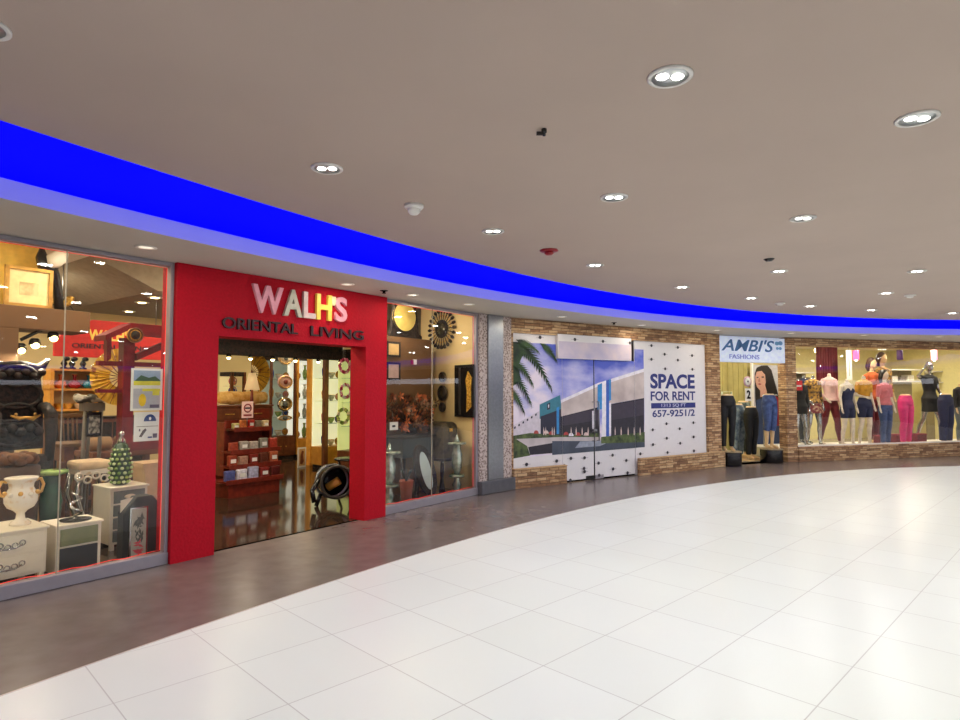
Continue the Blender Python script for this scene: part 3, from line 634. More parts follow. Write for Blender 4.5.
# ================================================================== MANNEQUINS
def tb(b, pts, rr, m, n=10, sx=1, sy=1): b.tube(pts, rr, m, n, sx, sy)
def legs_pts(stride):
    out = []
    for s in (-1, 1):
        k = stride*s
        out.append(([(s*.075, 0, .93), (s*.092, -.005-k*.04, .80), (s*.09+k*.02, -.02-k*.10, .49), (s*.088+k*.05, .012-k*.12, .36), (s*.085+k*.10, .02-k*.16, .09)], (s*.085+k*.10, .02-k*.16)))
    return out
def mann_body(m, parts, H=1.75, head=True, arms=('down', 'down'), stride=0, cut=None):
    b = MB(); k = H/1.75
    if 'legs' in parts:
        for pts, (fx, fy) in legs_pts(stride):
            tb(b, pts, [.088, .084, .052, .052, .031], m)
            tb(b, [(fx, fy+.02, .10), (fx, fy+.015, .05), (fx+.004, fy-.06, .035), (fx+.006, fy-.12, .022), (fx+.006, fy-.15, .016)], [.03, .036, .034, .032, .018], m, 10, 1, 1)
        b.lathe([(.10, .84), (.165, .90), (.168, .95), (.135, 1.03), (.118, 1.09), (.10, 1.095)], m, sy=.70, n=18)
    if 'torso' in parts:
        b.lathe([(.14, .98), (.122, 1.05), (.115, 1.10), (.13, 1.18), (.148, 1.26), (.16, 1.35), (.145, 1.41), (.08, 1.45), (.05, 1.47), (.046, 1.53), (.02, 1.54)], m, sy=.66, n=18)
        for s in (-1, 1): b.sphere((s*.068, -.075, 1.27), .055, m, 10)
        b.tube([(-.17, 0, 1.385), (.17, 0, 1.385)], .045, m, 10)
    if 'torso' in parts and head:
        b.sphere((0, -.012, 1.635), .078, m, 14, 1, 1.16, 1.42); tb(b, [(0, -.09, 1.64), (0, -.108, 1.615), (0, -.095, 1.60)], [.008, .014, .01], m, 6)
        tb(b, [(0, 0, 1.5), (0, -.01, 1.6)], [.046, .05], m)
        b.sphere((0, -.07, 1.575), .03, m, 8)
        for s in (-1, 1): b.sphere((s*.079, .0, 1.63), .018, m, 8, .5, 1, 1.5)
    if 'arms' in parts:
        for s, pose in zip((-1, 1), arms):
            pp = {'down': [(s*.175, 0, 1.385), (s*.215, .01, 1.13), (s*.235, -.05, .90)], 'hip': [(s*.175, 0, 1.385), (s*.31, .05, 1.16), (s*.19, -.05, 1.01)],
                  'bent': [(s*.175, 0, 1.385), (s*.22, .04, 1.13), (s*.15, -.16, 1.08)], 'up': [(s*.175, 0, 1.385), (s*.36, 0, 1.42), (s*.22, -.04, 1.58)], 'fwd': [(s*.175, 0, 1.385), (s*.20, -.05, 1.14), (s*.12, -.2, .98)]}[pose]
            tb(b, [pp[0], ((pp[0][0]+pp[1][0])/2, (pp[0][1]+pp[1][1])/2, (pp[0][2]+pp[1][2])/2), pp[1], pp[2]], [.045, .042, .034, .023], m)
            d = (Vector(pp[2])-Vector(pp[1])).normalized(); w = Vector(pp[2]); sd = d.cross(Vector((0, 1, 0))).normalized() if abs(d.y) < .9 else Vector((1, 0, 0))
            tb(b, [w, w+d*.03, w+d*.085], [.022, .033, .034], m, 8, 1, .5)
            for f in range(4):
                o = w+d*.075+sd*(.024*(f-1.5)*.7); ln = (.062, .075, .07, .055)[f]; cu = Vector((-s*.012, -.012, 0))
                tb(b, [o, o+d*ln*.55, o+d*ln+cu], [.009, .0085, .006], m, 6)
            o = w+d*.03; tb(b, [o, o+d*.035-sd*s*.035, o+d*.065-sd*s*.04], [.011, .01, .007], m, 6)
    b.v = [(x*k*.88, y*k, z*k) for x, y, z in b.v]
    return b
def g_pants(m, H, stride=0, zend=.12, grow=.012, flare=0, waist=1.07):
    b = MB(); k = H/1.75
    for pts, f in legs_pts(stride):
        P_ = [pts[0], pts[1], pts[2], pts[3], pts[4]]; R0 = [.090, .088, .056+flare*.3, .056+flare*.6, .038+flare]
        if zend > .4:
            t = (.80-zend)/(.80-.49); a = Vector(pts[1]).lerp(Vector(pts[2]), t); P_ = [pts[0], pts[1], tuple(a)]; R0 = [.09, .092, .082+flare-.02*t]
        elif zend > .2: P_ = pts[:4]; R0 = R0[:4]
        tb(b, P_, [r+grow for r in R0], m, 12)
    b.lathe([(.11, .82), (.165+grow, .88), (.17+grow, .95), (.14+grow, 1.02), (.122+grow, waist), (.105, waist+.002)], m, sy=.72, n=20)
    b.v = [(x*k*.88, y*k, z*k) for x, y, z in b.v]; return b
def g_skirt(m, H, z0, w0, z1=1.07):
    b = MB(); k = H/1.75; b.lathe([(w0*.9, z0), (w0, z0+.005), (.185, .90), (.18, .95), (.14, 1.03), (.13, z1), (.11, z1+.003)], m, sy=.74, n=24, wob=.02, wn=9)
    b.v = [(x*k*.88, y*k, z*k) for x, y, z in b.v]; return b
def g_top(m, H, arms, sleeve=1.0, z0=1.0, neck=1.44, strap=False):
    b = MB(); k = H/1.75
    pr = [(r, z) for r, z in [(.185, .86), (.19, .95), (.15, 1.03), (.132, 1.10), (.148, 1.18), (.166, 1.27), (.175, 1.35), (.158, 1.405), (.09, 1.45), (.06, 1.465)] if z0 <= z <= neck+.03]
    if strap: pr = [p for p in pr if p[1] <= 1.3]
    pr = [(pr[0][0]*.95, z0-.004)]+pr
    b.lathe(pr, m, sy=.78, n=20)
    for s in (-1, 1): b.sphere((s*.068, -.078, 1.27), .062, m, 10)
    if strap:
        for s in (-1, 1): tb(b, [(s*.08, -.1, 1.3), (s*.08, -.04, 1.43), (s*.075, .06, 1.42)], .012, m, 6)
    elif sleeve > 0:
        for s, pose in zip((-1, 1), arms):
            pp = {'down': [(.175, 0, 1.385), (.215, .01, 1.13), (.235, -.05, .90)], 'hip': [(.175, 0, 1.385), (.31, .05, 1.16), (.19, -.05, 1.01)], 'bent': [(.175, 0, 1.385), (.22, .04, 1.13), (.15, -.16, 1.08)],
                  'up': [(.175, 0, 1.385), (.36, 0, 1.42), (.22, -.04, 1.58)], 'fwd': [(.175, 0, 1.385), (.20, -.05, 1.14), (.12, -.2, .98)]}[pose]
            pts = [Vector((s*p[0], p[1], p[2])) for p in pp]
            if sleeve < .5: P_ = [Vector((s*.12, 0, 1.39)), pts[0], pts[0].lerp(pts[1], sleeve*2)]; R0 = [.055, .058, .052]
            else: P_ = [Vector((s*.12, 0, 1.39)), pts[0], pts[1], pts[1].lerp(pts[2], (sleeve-.5)*2*.92)]; R0 = [.055, .058, .048, .036]
            tb(b, P_, R0, m, 12)
    b.v = [(x*k*.88, y*k, z*k) for x, y, z in b.v]; return b
def g_hair(m, H, long=.12):
    b = MB(); k = H/1.75; b.sphere((0, .012, 1.66), .088, m, 14, 1, 1.12, 1.28)
    b.tube([(0, .05, 1.66), (0, .075, 1.56), (0, .07, 1.66-.12-long)], [.08, .075, .04], m, 10, 1.2, .6)
    for s in (-1, 1): b.tube([(s*.06, -.02, 1.7), (s*.085, .01, 1.6), (s*.08, .02, 1.6-long)], [.03, .032, .02], m, 8)
    b.v = [(x*k*.88, y*k, z*k) for x, y, z in b.v]; return b
SK_W = mat('pale mannequin', (226, 214, 198), .35); SK_T = mat('tan mannequin', (214, 182, 138), .4); SK_S = mat('chrome mannequin', (185, 188, 192), .15, .95)
def mannequin(label, S, px, d, z, ytop, yfoot, skin, parts, garments, head=True, arms=('down', 'down'), stride=0, rz=0, hair=None, vis_top=1.75, group='mannequins in the fashion window'):
    h = Z(S, px, ytop, d)-Z(S, px, yfoot, d); H = h/vis_top*1.75
    o = T('mannequin', label, 'mannequin', S, px, d, z, rz, group)
    mann_body(skin, parts, H, head, arms, stride).build('body', o, remesh=.0125)
    for g in garments:
        nm, kind, m = g[0], g[1], g[2]; kw = g[3] if len(g) > 3 else {}
        if kind == 'pants': bb = g_pants(m, H, stride, **kw)
        elif kind == 'skirt': bb = g_skirt(m, H, **kw)
        elif kind == 'top': bb = g_top(m, H, arms, **kw)
        bb.build(nm, o, remesh=.0125)
    if hair: g_hair(*hair[:1], H, hair[1]).build('hair', o, remesh=.0125)
    return o
FB = ['legs', 'torso', 'arms']
zf = .22
struct(MB().box(sd0+.02, Dl-.02, .21, 1.9, .002, zf, M_WHITE).build('trim_13', None, D.P(0), D.ang))
M_BLKC = mat('black cloth', (18, 18, 22), .7, noise=.2); M_NAV = mat('navy denim', (28, 36, 74), .7, noise=.2, scale=30); M_BJ = two_tone('blue jeans', (44, 60, 108), (74, 96, 146), 14, .7, lo=.3, hi=.7)
M_LJ = two_tone('faded jeans', (72, 92, 112), (146, 160, 166), 10, .7, lo=.4, hi=.7); M_PK = mat('pink satin', (222, 62, 134), .25, noise=.12); M_MAR = mat('maroon leggings', (104, 20, 34), .4, noise=.15)
M_FLO = two_tone('yellow floral print', (196, 150, 66), (70, 50, 44), 16, .6, lo=.42, hi=.6); M_RFL = two_tone('red floral print', (110, 30, 44), (190, 160, 130), 16, .6, lo=.48, hi=.65)
M_PTOP = mat('pale pink top', (232, 196, 196), .5, noise=.08); M_ROSE = mat('rose knit', (206, 120, 132), .8, noise=.12); M_MUS = mat('mustard top', (204, 148, 44), .7, noise=.12); M_ORG = mat('rust top', (180, 84, 34), .7, noise=.2)
M_BRH = mat('brown hair', (70, 48, 36), .5, noise=.3); M_BKH = mat('black hair', (20, 16, 16), .4, noise=.3)
G_ = dict
mannequin('chrome mannequin in black jacket at the left end of the fashion window', D, 799.5, .55, zf, 380, 447.5, SK_S, FB, [('jacket', 'top', M_BLKC, G_(z0=.86)), ('mini_skirt', 'skirt', M_BLKC, G_(z0=.78, w0=.19))], head=False, stride=.4, vis_top=1.5)
mannequin('chrome mannequin in yellow floral blouse and red patterned skirt', D, 813, .95, zf, 378, 447.5, SK_S, FB, [('blouse', 'top', M_FLO, G_(z0=.95, sleeve=.9)), ('skirt', 'skirt', M_RFL, G_(z0=.72, w0=.24))], head=False, arms=('hip', 'down'), stride=.5, vis_top=1.5)
mannequin('headless mannequin in pale pink top and maroon leggings', D, 829.5, 1.3, zf, 376.5, 446, SK_W, FB, [('long_sleeve_top', 'top', M_PTOP, G_(z0=.95)), ('leggings', 'pants', M_MAR, G_(zend=.12))], head=False, arms=('hip', 'down'), stride=.8, vis_top=1.5)
mannequin('white legged mannequin in dark strap top and denim shorts', D, 847, .5, zf, 380, 447, SK_W, FB, [('strap_top', 'top', M_NAV, G_(z0=1.05, sleeve=0, strap=True)), ('denim_shorts', 'pants', M_NAV, G_(zend=.66, flare=-.004))], head=False, stride=.3, vis_top=1.5)
mannequin('white legged mannequin in mustard top and dark blue shorts', D, 864, .5, zf, 377, 446.5, SK_W, FB, [('top', 'top', M_MUS, G_(z0=1.1, sleeve=.4)), ('shorts', 'pants', M_NAV, G_(zend=.64, flare=-.004))], head=False, arms=('bent', 'down'), stride=.25, vis_top=1.5)
mannequin('mannequin in rose knit top and blue jeans with black hair', D, 884.5, .5, zf, 369.5, 446, SK_W, FB, [('knit_top', 'top', M_ROSE, G_(z0=.95, sleeve=.5)), ('jeans', 'pants', M_BJ, G_(zend=.12))], arms=('down', 'down'), hair=(M_BKH, .1), vis_top=1.75)
mannequin('taller mannequin with brown hair and rust top standing behind the mustard top', D, 872.5, 1.2, zf+.02, 359, 444, SK_T, FB, [('rust_top', 'top', M_ORG, G_(z0=.9)), ('trousers', 'pants', M_MAR, G_(zend=.12))], arms=('down', 'hip'), hair=(M_BRH, .06), vis_top=1.75)
mannequin('tallest mannequin with brown hair and dark top behind the rose knit', D, 883, 1.6, zf+.02, 355.5, 444, SK_T, FB, [('dark_top', 'top', M_FLO, G_(z0=.9, sleeve=.9)), ('trousers', 'pants', M_BLKC, G_(zend=.12))], arms=('down', 'down'), hair=(M_BRH, .06), vis_top=1.75)
mannequin('lower body form wearing shiny pink trousers', D, 905, .5, zf, 394, 446, SK_T, ['legs'], [('satin_trousers', 'pants', M_PK, G_(zend=.12, grow=.016))], vis_top=1.1)
mannequin('striding chrome mannequin in short black dress near right edge', D, 929.5, 1.1, zf, 364.5, 446, SK_S, FB, [('dress', 'top', M_BLKC, G_(z0=.82, sleeve=.3)), ('dress_skirt', 'skirt', M_BLKC, G_(z0=.66, w0=.2))], arms=('up', 'fwd'), stride=1.1, vis_top=1.75)
mannequin('lower body form in dark navy trousers near right edge', D, 945, .5, zf, 394.5, 446, SK_T, ['legs'], [('trousers', 'pants', M_NAV, G_(zend=.14, grow=.016, flare=.02))], vis_top=1.1)
mannequin('mannequin in black top and grey trousers cut off by right edge', D, 960, .7, zf, 388, 446, SK_T, FB, [('top', 'top', M_BLKC, G_(z0=.95)), ('trousers', 'pants', mat('grey trousers', (92, 100, 104), .7), G_(zend=.12))], head=False, vis_top=1.5)
mannequin('chrome mannequin in dark blue shirt behind the floral blouse', D, 804, 1.55, zf+.02, 378, 445, SK_S, FB, [('shirt', 'top', M_NAV, G_(z0=.95)), ('trousers', 'pants', M_BLKC, G_(zend=.12))], head=False, vis_top=1.5)
# entrance forms
ze = 0.004
for px, d, lab, nm, yt, yb, zt in [(729.5, -.02, 'black drum pedestal left of the fashion shop entrance', 'pedestal', 451, 466, None), (770, .05, 'black drum pedestal right of the fashion shop entrance', 'pedestal', 448.5, 463, None)]:
    o = T(nm, lab, 'pedestal', Cc, px, d, 0); h = Z(Cc, px, yt, d); r = Wd(Cc, px-8.5, px+8.5, d)/2*.9
    MB().lathe([(r*.95, .002), (r, .02), (r, h-.03), (r*.98, h-.022)], M_BLACK, n=32).build('drum', o); MB().lathe([(r*1.03, h-.022), (r*1.03, h-.006), (r*.98, h)], mat('drum rim', (150, 132, 104), .4), n=32).build('rim', o)
    if px < 740: zd1 = h
    else: zd2 = h
gE = 'leg forms at the fashion shop entrance'
mannequin('leg form in tight black trousers standing on the left black drum', Cc, 727, -.02, zd1+.002, 393.5, 450.5, SK_T, ['legs'], [('black_trousers', 'pants', M_BLKC, G_(zend=.14, grow=.012))], vis_top=1.1, group=gE, rz=-.5)
mannequin('leg form in faded ripped jeans behind the left drum', Cc, 737, .9, ze, 402.5, 458, SK_T, ['legs'], [('faded_jeans', 'pants', M_LJ, G_(zend=.12, grow=.016))], vis_top=1.1, group=gE)
mannequin('leg form in grey green jeans between faded jeans and black leggings', Cc, 743, 1.2, ze, 401, 457, SK_T, ['legs'], [('grey_jeans', 'pants', two_tone('grey green jeans', (60, 76, 78), (110, 124, 116), 10, .7), G_(zend=.12, grow=.016))], vis_top=1.1, group=gE)
mannequin('leg form in black ripped leggings on floor at centre of entrance', Cc, 750.5, .55, ze+.03, 408, 461, SK_T, ['legs'], [('black_leggings', 'pants', M_BLKC, G_(zend=.12, grow=.014))], vis_top=1.1, group=gE)
mannequin('leg form in blue jeans standing on the right black drum', Cc, 769, .05, zd2+.002, 392, 447, SK_T, ['legs'], [('blue_jeans', 'pants', M_BJ, G_(zend=.25, grow=.014))], vis_top=1.1, group=gE)
o = T('base_plate', 'pale thin base plate under black ripped leggings', 'base', Cc, 749.5, .55, 0); MB().box(-.25, .2, -.2, .2, .006, .02, SK_T).build('plate', o, bevel=.004); MB().box(-.22, .17, -.16, .16, .02, .032, SK_T).build('step', o)
# things in the entrance
o = T('poster', 'tall poster of a dark haired woman inside fashion shop entrance', 'poster', Cc, 768, 1.75, 0)
w = Wd(Cc, 754.5, 783, 1.75); zt_, zb_ = Z(Cc, 768, 365, 1.75), .1; z_ = lambda y: Z(Cc, 768, y, 1.75); x_ = lambda x: Cc.s_(x, 1.75)-Cc.s_(768, 1.75)
MB().box(x_(754), x_(784), 0, .02, zb_, zt_, mat('poster grey', (176, 176, 184), .5)).build('board', o)
pb = MB(); HB = M_BKH; SKN = mat('printed skin', (186, 142, 124), .6); 
def pf(m, y, *p): pb.flat([(x_(a), z_(c)) for a, c in p], y, m)
pf(HB, -.002, (755, 374), (757, 368), (762, 365.6), (768, 365.4), (772, 370), (775, 382), (779, 398), (778, 412), (770, 424), (757, 424), (755, 400))
pf(SKN, -.004, (755.3, 377), (757, 372), (762, 371), (765.5, 375), (766, 382), (764, 388), (760, 390.5), (757, 387), (755.5, 382))
pf(SKN, -.0045, (760, 388), (765, 385), (768, 396), (760, 397)); pf(M_PDK, -.006, (756.5, 377.3), (758.5, 376.8), (758.8, 377.8), (757, 378.2)); pf(M_PDK, -.006, (761.5, 376.6), (764.3, 376.4), (764, 377.7), (762, 377.9))
pf(mat('printed lips', (140, 60, 66), .6), -.006, (757.8, 384), (759.5, 383.2), (761.8, 384), (759.5, 385.4)); pf(mat('printed shade', (150, 104, 90), .6), -.006, (759, 378), (760, 378), (760.2, 381.8), (758.2, 381.8))
pf(HB, -.005, (765, 372), (769, 371), (772, 385), (776, 405), (770, 410), (767, 395)); pf(mat('printed dress', (40, 58, 96), .6), -.0035, (756, 400), (770, 396), (779, 412), (779, 455), (756, 455))
pb.build('picture', o, fixn=False)
o = T('clothes_rail', 'rail of red garments at right side of the fashion shop entrance', 'clothes rail', Cc, 780.5, .75, 0)
MB().tube([(-.1, 0, 1.5), (.06, .55, 1.5)], .012, M_STEEL, 8).build('rail', o)
for k in range(4): MB().prism([(-.05, .75), (.06, .75), (.05, 1.42), (0, 1.47), (-.04, 1.42)], -.02+k*.13, .05+k*.13, mat('red garment %d' % (k % 3), [(150, 26, 40), (186, 40, 60), (110, 20, 40)][k % 3], .7)).build('garment', o, bevel=.01)
for k, yy in enumerate((.0, .52)): MB().tube([(0, yy, .01), (0, yy, 1.5)], .014, M_STEEL, 8).build('leg', o)
o = T('round_sign', 'small round pink and white sign hanging in fashion shop entrance', 'sign', Cc, 748, .5, Z(Cc, 748, 381.5, .5)); MB().lathe([(.12, 0), (.12, .012)], mat('pink rim', (200, 160, 180), .5), axis='y', n=28).build('disc', o); MB().lathe([(.085, -.004), (.085, -.001)], M_PAPER, axis='y', n=24).build('face', o); MB().flat(ring(10, .025), -.006, M_PDK).build('symbol', o, fixn=False)
MB().tube([(0, .006, .12), (0, .006, 1.0)], .003, M_ALU, 5).build('cord', o)
o = T('number_sign', 'small black and white card showing the number 2 in entrance', 'sign', Cc, 748.5, .5, Z(Cc, 748, 394.5, .5)); MB().box(-.1, .1, 0, .01, -.15, .14, M_PAPER).build('card', o); put_text('2', o, 0, -.003, 0, .12, .2, M_BLACK, .001, .04); MB().tube([(0, .005, .14), (0, .005, .185)], .003, M_ALU, 5).build('cord', o)
o = T('wall_panelling', 'olive yellow vertical board panelling behind the faded jeans', 'wall panel', Cc, 736, 1.9, 0); w = Wd(Cc, 716, 753, 1.9); b = MB()
for k in range(7): b.box(-w/2+w/7*k+.006, -w/2+w/7*(k+1)-.006, 0, .03, .0, 2.75, mat('olive board', (172, 160, 96), .6, noise=.1, scale=5))
b.box(-w/2, w/2, .02, .04, 0, 2.75, mat('olive joint', (120, 110, 60), .7)).build('boards', o)
o = T('door_post', 'thin white upright post beside the poster of a woman', 'post', Cc, 753, 1.45, 0); MB().box(-.03, .03, 0, .05, .001, 2.7, M_WHITE).build('upright', o, bevel=.004); MB().box(-.05, .05, -.01, .06, .0, .04, M_ALU).build('foot', o)
o = T('mirror_frame', 'pale rectangular frame standing behind the black drum leg form', 'frame', Cc, 727, 1.5, 0); b = MB()
a_, c_ = -.16, .14; b.tube([(a_, 0, .05), (a_, 0, 1.58), (c_, 0, 1.58), (c_, 0, .05), ], .022, mat('pale green frame', (190, 200, 176), .4), 8); b.build('frame', o); MB().box(a_-.05, c_+.05, -.1, .1, .004, .04, M_ALU).build('foot', o)
# behind the window
for px, y0, y1, m, em, lab in [(857, 350.5, 360, (236, 96, 150), (255, 110, 170), 'glowing pink cylinder pendant lamp above mustard top mannequin'), (901, 350, 360, (84, 52, 110), (90, 50, 120), 'dim purple cylinder pendant lamp above pink trousers'), (935.5, 350, 360, (250, 170, 190), (255, 170, 190), 'glowing pale pink pendant lamp above chrome mannequin in dress')]:
    z0, z1 = Z(D, px, y1, .9), Z(D, px, y0, .9); o = T('pendant_lamp', lab, 'pendant lamp', D, px, .9, 0, 0, 'cylinder pendant lamps in the fashion window')
    MB().lathe([(.062, z0), (.07, z0+.01), (.07, z1-.01), (.06, z1)], mat('lamp shade '+lab[:12], m, .5, emit=em, es=1.6 if 'glow' in lab else .1), n=20).build('shade', o); MB().tube([(0, 0, z1), (0, 0, 2.99)], .005, M_ALU, 6).build('cord', o)
    if 'glow' in lab: MB().sphere((0, 0, z0-.0), .03, M_LAMP, 10).build('bulb', o)
px = 819; o = T('wall_lamp', 'warm glowing lamp high behind left part of fashion window', 'lamp', D, px, 2.2, Z(D, px, 350.5, 2.2)); MB().sphere((0, 0, 0), .09, M_WARM, 14).build('globe', o); MB().tube([(0, 0, .08), (0, 0, 3-Z(D, px, 350.5, 2.2)-.01)], .01, M_ALU, 6).build('stem', o)
o = T('curtain', 'tall dark red curtain behind headless pink top mannequin', 'curtain', D, 828, 2.1, 0); w = Wd(D, 818, 839, 2.1); b = MB(); n = 40
b.add([(-w/2+w*i/n, .05*math.sin(i*1.3), z) for i in range(n+1) for z in (Z(D, 828, 381, 2.1), 2.9)], [(2*i, 2*i+1, 2*i+3, 2*i+2) for i in range(n)], mat('red curtain', (110, 34, 42), .8), True); b.build('cloth', o, fixn=False); MB().tube([(-w/2-.05, 0, 2.92), (w/2+.05, 0, 2.92)], .015, M_STEEL, 8).build('rod', o)
o = T('price_board', 'narrow white hanging banner above the denim shorts mannequin', 'banner', D, 850, 1.5, 0); z0, z1 = Z(D, 850, 380, 1.5), Z(D, 850, 350, 1.5); MB().box(-.09, .09, 0, .012, z0, z1, M_PAPER).build('sheet', o); MB().box(-.012, .014, -.003, 0, z0+.1, z1-.12, mat('banner print', (150, 170, 150), .5)).build('print', o); MB().tube([(0, .006, z1), (0, .006, 2.99)], .004, M_ALU, 5).build('cord', o)
def wall_rack(px0, px1, ylo, yhi, d, lab):
    o = T('display_shelf', lab, 'shelf', D, (px0+px1)/2, d, 0, 0, 'grey display shelves of the fashion shop'); w = Wd(D, px0, px1, d); z0, z1 = Z(D, (px0+px1)/2, ylo, d), Z(D, (px0+px1)/2, yhi, d)
    MB().box(-w/2, w/2, .0, .35, z0, z0+.04, M_WHITE).build('shelf_board', o); MB().box(-w/2, w/2, .0, .35, z1-.04, z1, M_WHITE).build('shelf_board', o)
    MB().box(-w/2, w/2, .33, .36, .01, z1, mat('rack back', (150, 140, 112), .7)).build('back_panel', o)
    for k in range(int(w/.33)): MB().box(-w/2+.05+k*.33, -w/2+.29+k*.33, .06, .3, z0+.045, z0+.045+random.uniform(.1, .22), mat('folded stock %d' % (k % 4), [(200, 196, 190), (120, 110, 104), (226, 220, 206), (96, 100, 92)][k % 4], .8)).build('folded_clothes', o, bevel=.01)
wall_rack(893, 922, 382, 369, 3.4, 'grey wall shelf seen behind pink trousers'); wall_rack(936, 966, 383, 371, 3.4, 'grey wall shelf at right edge behind navy trousers'); wall_rack(795, 815, 384, 372, 3.4, 'grey wall shelf behind left end of fashion window')
for px, lab in [(880, 'low red box behind feet of the rose knit mannequin'), (896, 'low red box left of the pink trousers'), (917, 'low dark red box behind chrome striding legs')]:
    o = T('storage_box', lab, 'box', D, px, .86 if px < 890 else 1.12, zf+.001); MB().box(-.16, .16, -.1, .1, 0, .22, M_MAR).build('box_body', o, bevel=.01); MB().box(-.17, .17, -.11, .11, .22, .25, mat('box lid', (130, 30, 40), .6)).build('lid', o, bevel=.005)
o = T('sale_sign', 'small red sign stuck to left end of the fashion window', 'sign', D, 799, .04, Z(D, 799, 386, .04)); MB().box(-.1, .1, 0, .006, -.1, .12, mat('sign red', (206, 30, 40), .5)).build('sheet', o); MB().box(-.07, .07, -.002, 0, -.02, .02, M_PAPER).build('white_band', o)
# ================================================================== FURNITURE SHOP CONTENTS
M_ICW = mat('ivory furniture paint', (232, 224, 206), .45, noise=.03); M_GREY = mat('grey drawer front', (104, 110, 108), .5, noise=.06); M_DGREY = mat('charcoal drawer front', (44, 50, 56), .5, noise=.1)
M_GREENW = two_tone('green grey wood', (96, 104, 72), (128, 134, 98), 6, .5, lo=.3, hi=.7); M_WGOLD = mat('gilding', (216, 170, 92), .3, .6, noise=.2); M_PORC = two_tone('gilded porcelain', (236, 228, 214), (214, 176, 120), 18, .2, lo=.55, hi=.75)
M_GGL = two_tone('green glazed ceramic', (18, 42, 32), (48, 92, 66), 10, .12, lo=.3, hi=.7); M_LGR = two_tone('leaf green glaze', (112, 150, 70), (170, 196, 112), 8, .2)
M_REDW = two_tone('red painted timber', (92, 8, 18), (130, 16, 28), 8, .45, lo=.3, hi=.7)
def cabinet(name, label, px0, px1, yt, d, D_, drawers, feet=.05, legm=None, body=M_ICW, cat='cabinet', z0=0, S=A, ybot=None, top=.02):
    """drawers: list of (height share, material, knob kind)"""
    o = T(name, label, cat, S, (px0+px1)/2, d, z0); w = Wd(S, px0, px1, d); h = Z(S, (px0+px1)/2, yt, d)-z0
    MB().box(-w/2, w/2, .012, D_, feet, h-top, body).build('carcass', o, bevel=.004); MB().box(-w/2-.012, w/2+.012, -.01, D_+.01, h-top, h, body).build('top', o, bevel=.005)
    for sx in (-1, 1):
        for yy in (.03, D_-.03): MB().box(sx*(w/2-.03)-.018, sx*(w/2-.03)+.018, yy-.018, yy+.018, 0.001, feet, body).build('foot', o)
    H_ = h-top-feet-.03; z = h-top-.015; tot = sum(x[0] for x in drawers)
    for sh, m, kn in drawers:
        dh = H_*sh/tot; dr = MB().box(-w/2+.03, w/2-.03, -.004, .012, z-dh+.012, z-.006, m).build('drawer', o, bevel=.003)
        zc = z-dh/2
        if kn == 'cup': MB().lathe([(.012, -.03), (.05, -.02), (.055, -.004)], M_ICW, c=(0, 0, zc), axis='y', sy=.45, n=18).build('handle', dr)
        elif kn == 'knob': MB().sphere((0, -.018, zc), .014, M_SILV, 10).build('knob', dr)
        elif kn == 'plate':
            b = MB(); b.tube([(-.1, -.012, zc), (-.05, -.02, zc-.02), (.05, -.02, zc-.02), (.1, -.012, zc)], .008, M_SILV, 6)
            for k in range(5): b.torus((-.1+.05*k, -.01, zc+.012*math.sin(k*2)), .02, .005, M_SILV, 12, 5)
            b.build('handle', dr)
        z -= dh
    return o, w, h
PY0 = 540
c1, w1, h1 = cabinet('drawer_chest', 'white two drawer chest with ornate silver handles under the gilded urn', -34, 49, 531.5, .22, .5, [(1, M_ICW, 'plate'), (1, M_ICW, 'plate')], .09)
c2, w2, h2 = cabinet('drawer_chest', 'low ivory chest with green top drawer and charcoal lower drawer', 57, 102, 522.5, .28, .34, [(1, M_GREENW, None), (1.3, M_DGREY, None)], .02)
c3, w3, h3 = cabinet('drawer_chest', 'tall ivory chest of four grey drawers under the green jar', 110, 147, 486, .85, .42, [(1.1, M_GREY, 'cup'), (1, M_GREY, 'knob'), (1, M_GREY, 'knob'), (1, M_GREY, 'knob')], .06)
# charcoal corner-cut cabinet front and picture panel
o = T('wardrobe', 'small charcoal cabinet with clipped corners and white knobs beside red column', 'cabinet', A, 144, .34, 0); w = Wd(A, 124, 165, .34); h = Z(A, 141, 496.5, .34)
MB().prism([(-w/2, .02), (w/2, .02), (w/2-.02, h*.6), (w/2-.03, h-.12), (w/2-.12, h), (-w/2+.12, h), (-w/2, h-.14)], 0, .13, M_DGREY).build('body', o, bevel=.006)
for k in range(5): MB().sphere((-w/2+.07, -.012, h*(.25+.13*k)), .014, M_ICW, 8).build('knob', o)
for sx in (-1, 1): MB().flat([(sx*(w/2-.105), h-.005), (sx*(w/2+.01), h-.02), (sx*(w/2+.01), h-.14)], .05, M_ICW).build('white_corner', o, fixn=False)
o = T('picture_panel', 'pale upright panel painted with grey and pink leaves before the charcoal cabinet', 'picture', A, 138.5, .25, 0); w = Wd(A, 130, 148, .25); h = Z(A, 139, 507, .25); MB().box(-w/2, w/2, 0, .02, .02, h, M_SILV).build('frame', o)
MB().box(-w/2+.015, w/2-.015, -.003, 0, .035, h-.015, mat('panel ground', (168, 168, 158), .5)).build('panel', o); b = MB(); random.seed(3)
for k in range(34):
    x = random.uniform(-w/2+.05, w/2-.05); z = random.uniform(.08, h*.82); a = random.uniform(0, PI); L = random.uniform(.02, .05); m = mat('pink leaf', (206, 74, 92), .5) if z < .2 else mat('grey leaf', (76, 84, 80), .5)
    b.flat([(x+L*math.cos(a), z+L*math.sin(a)), (x-.3*L*math.sin(a), z+.3*L*math.cos(a)), (x-L*math.cos(a), z-L*math.sin(a)), (x+.3*L*math.sin(a), z-.3*L*math.cos(a))], -.004-.0001*k, m)
b.build('painting', o, fixn=False)
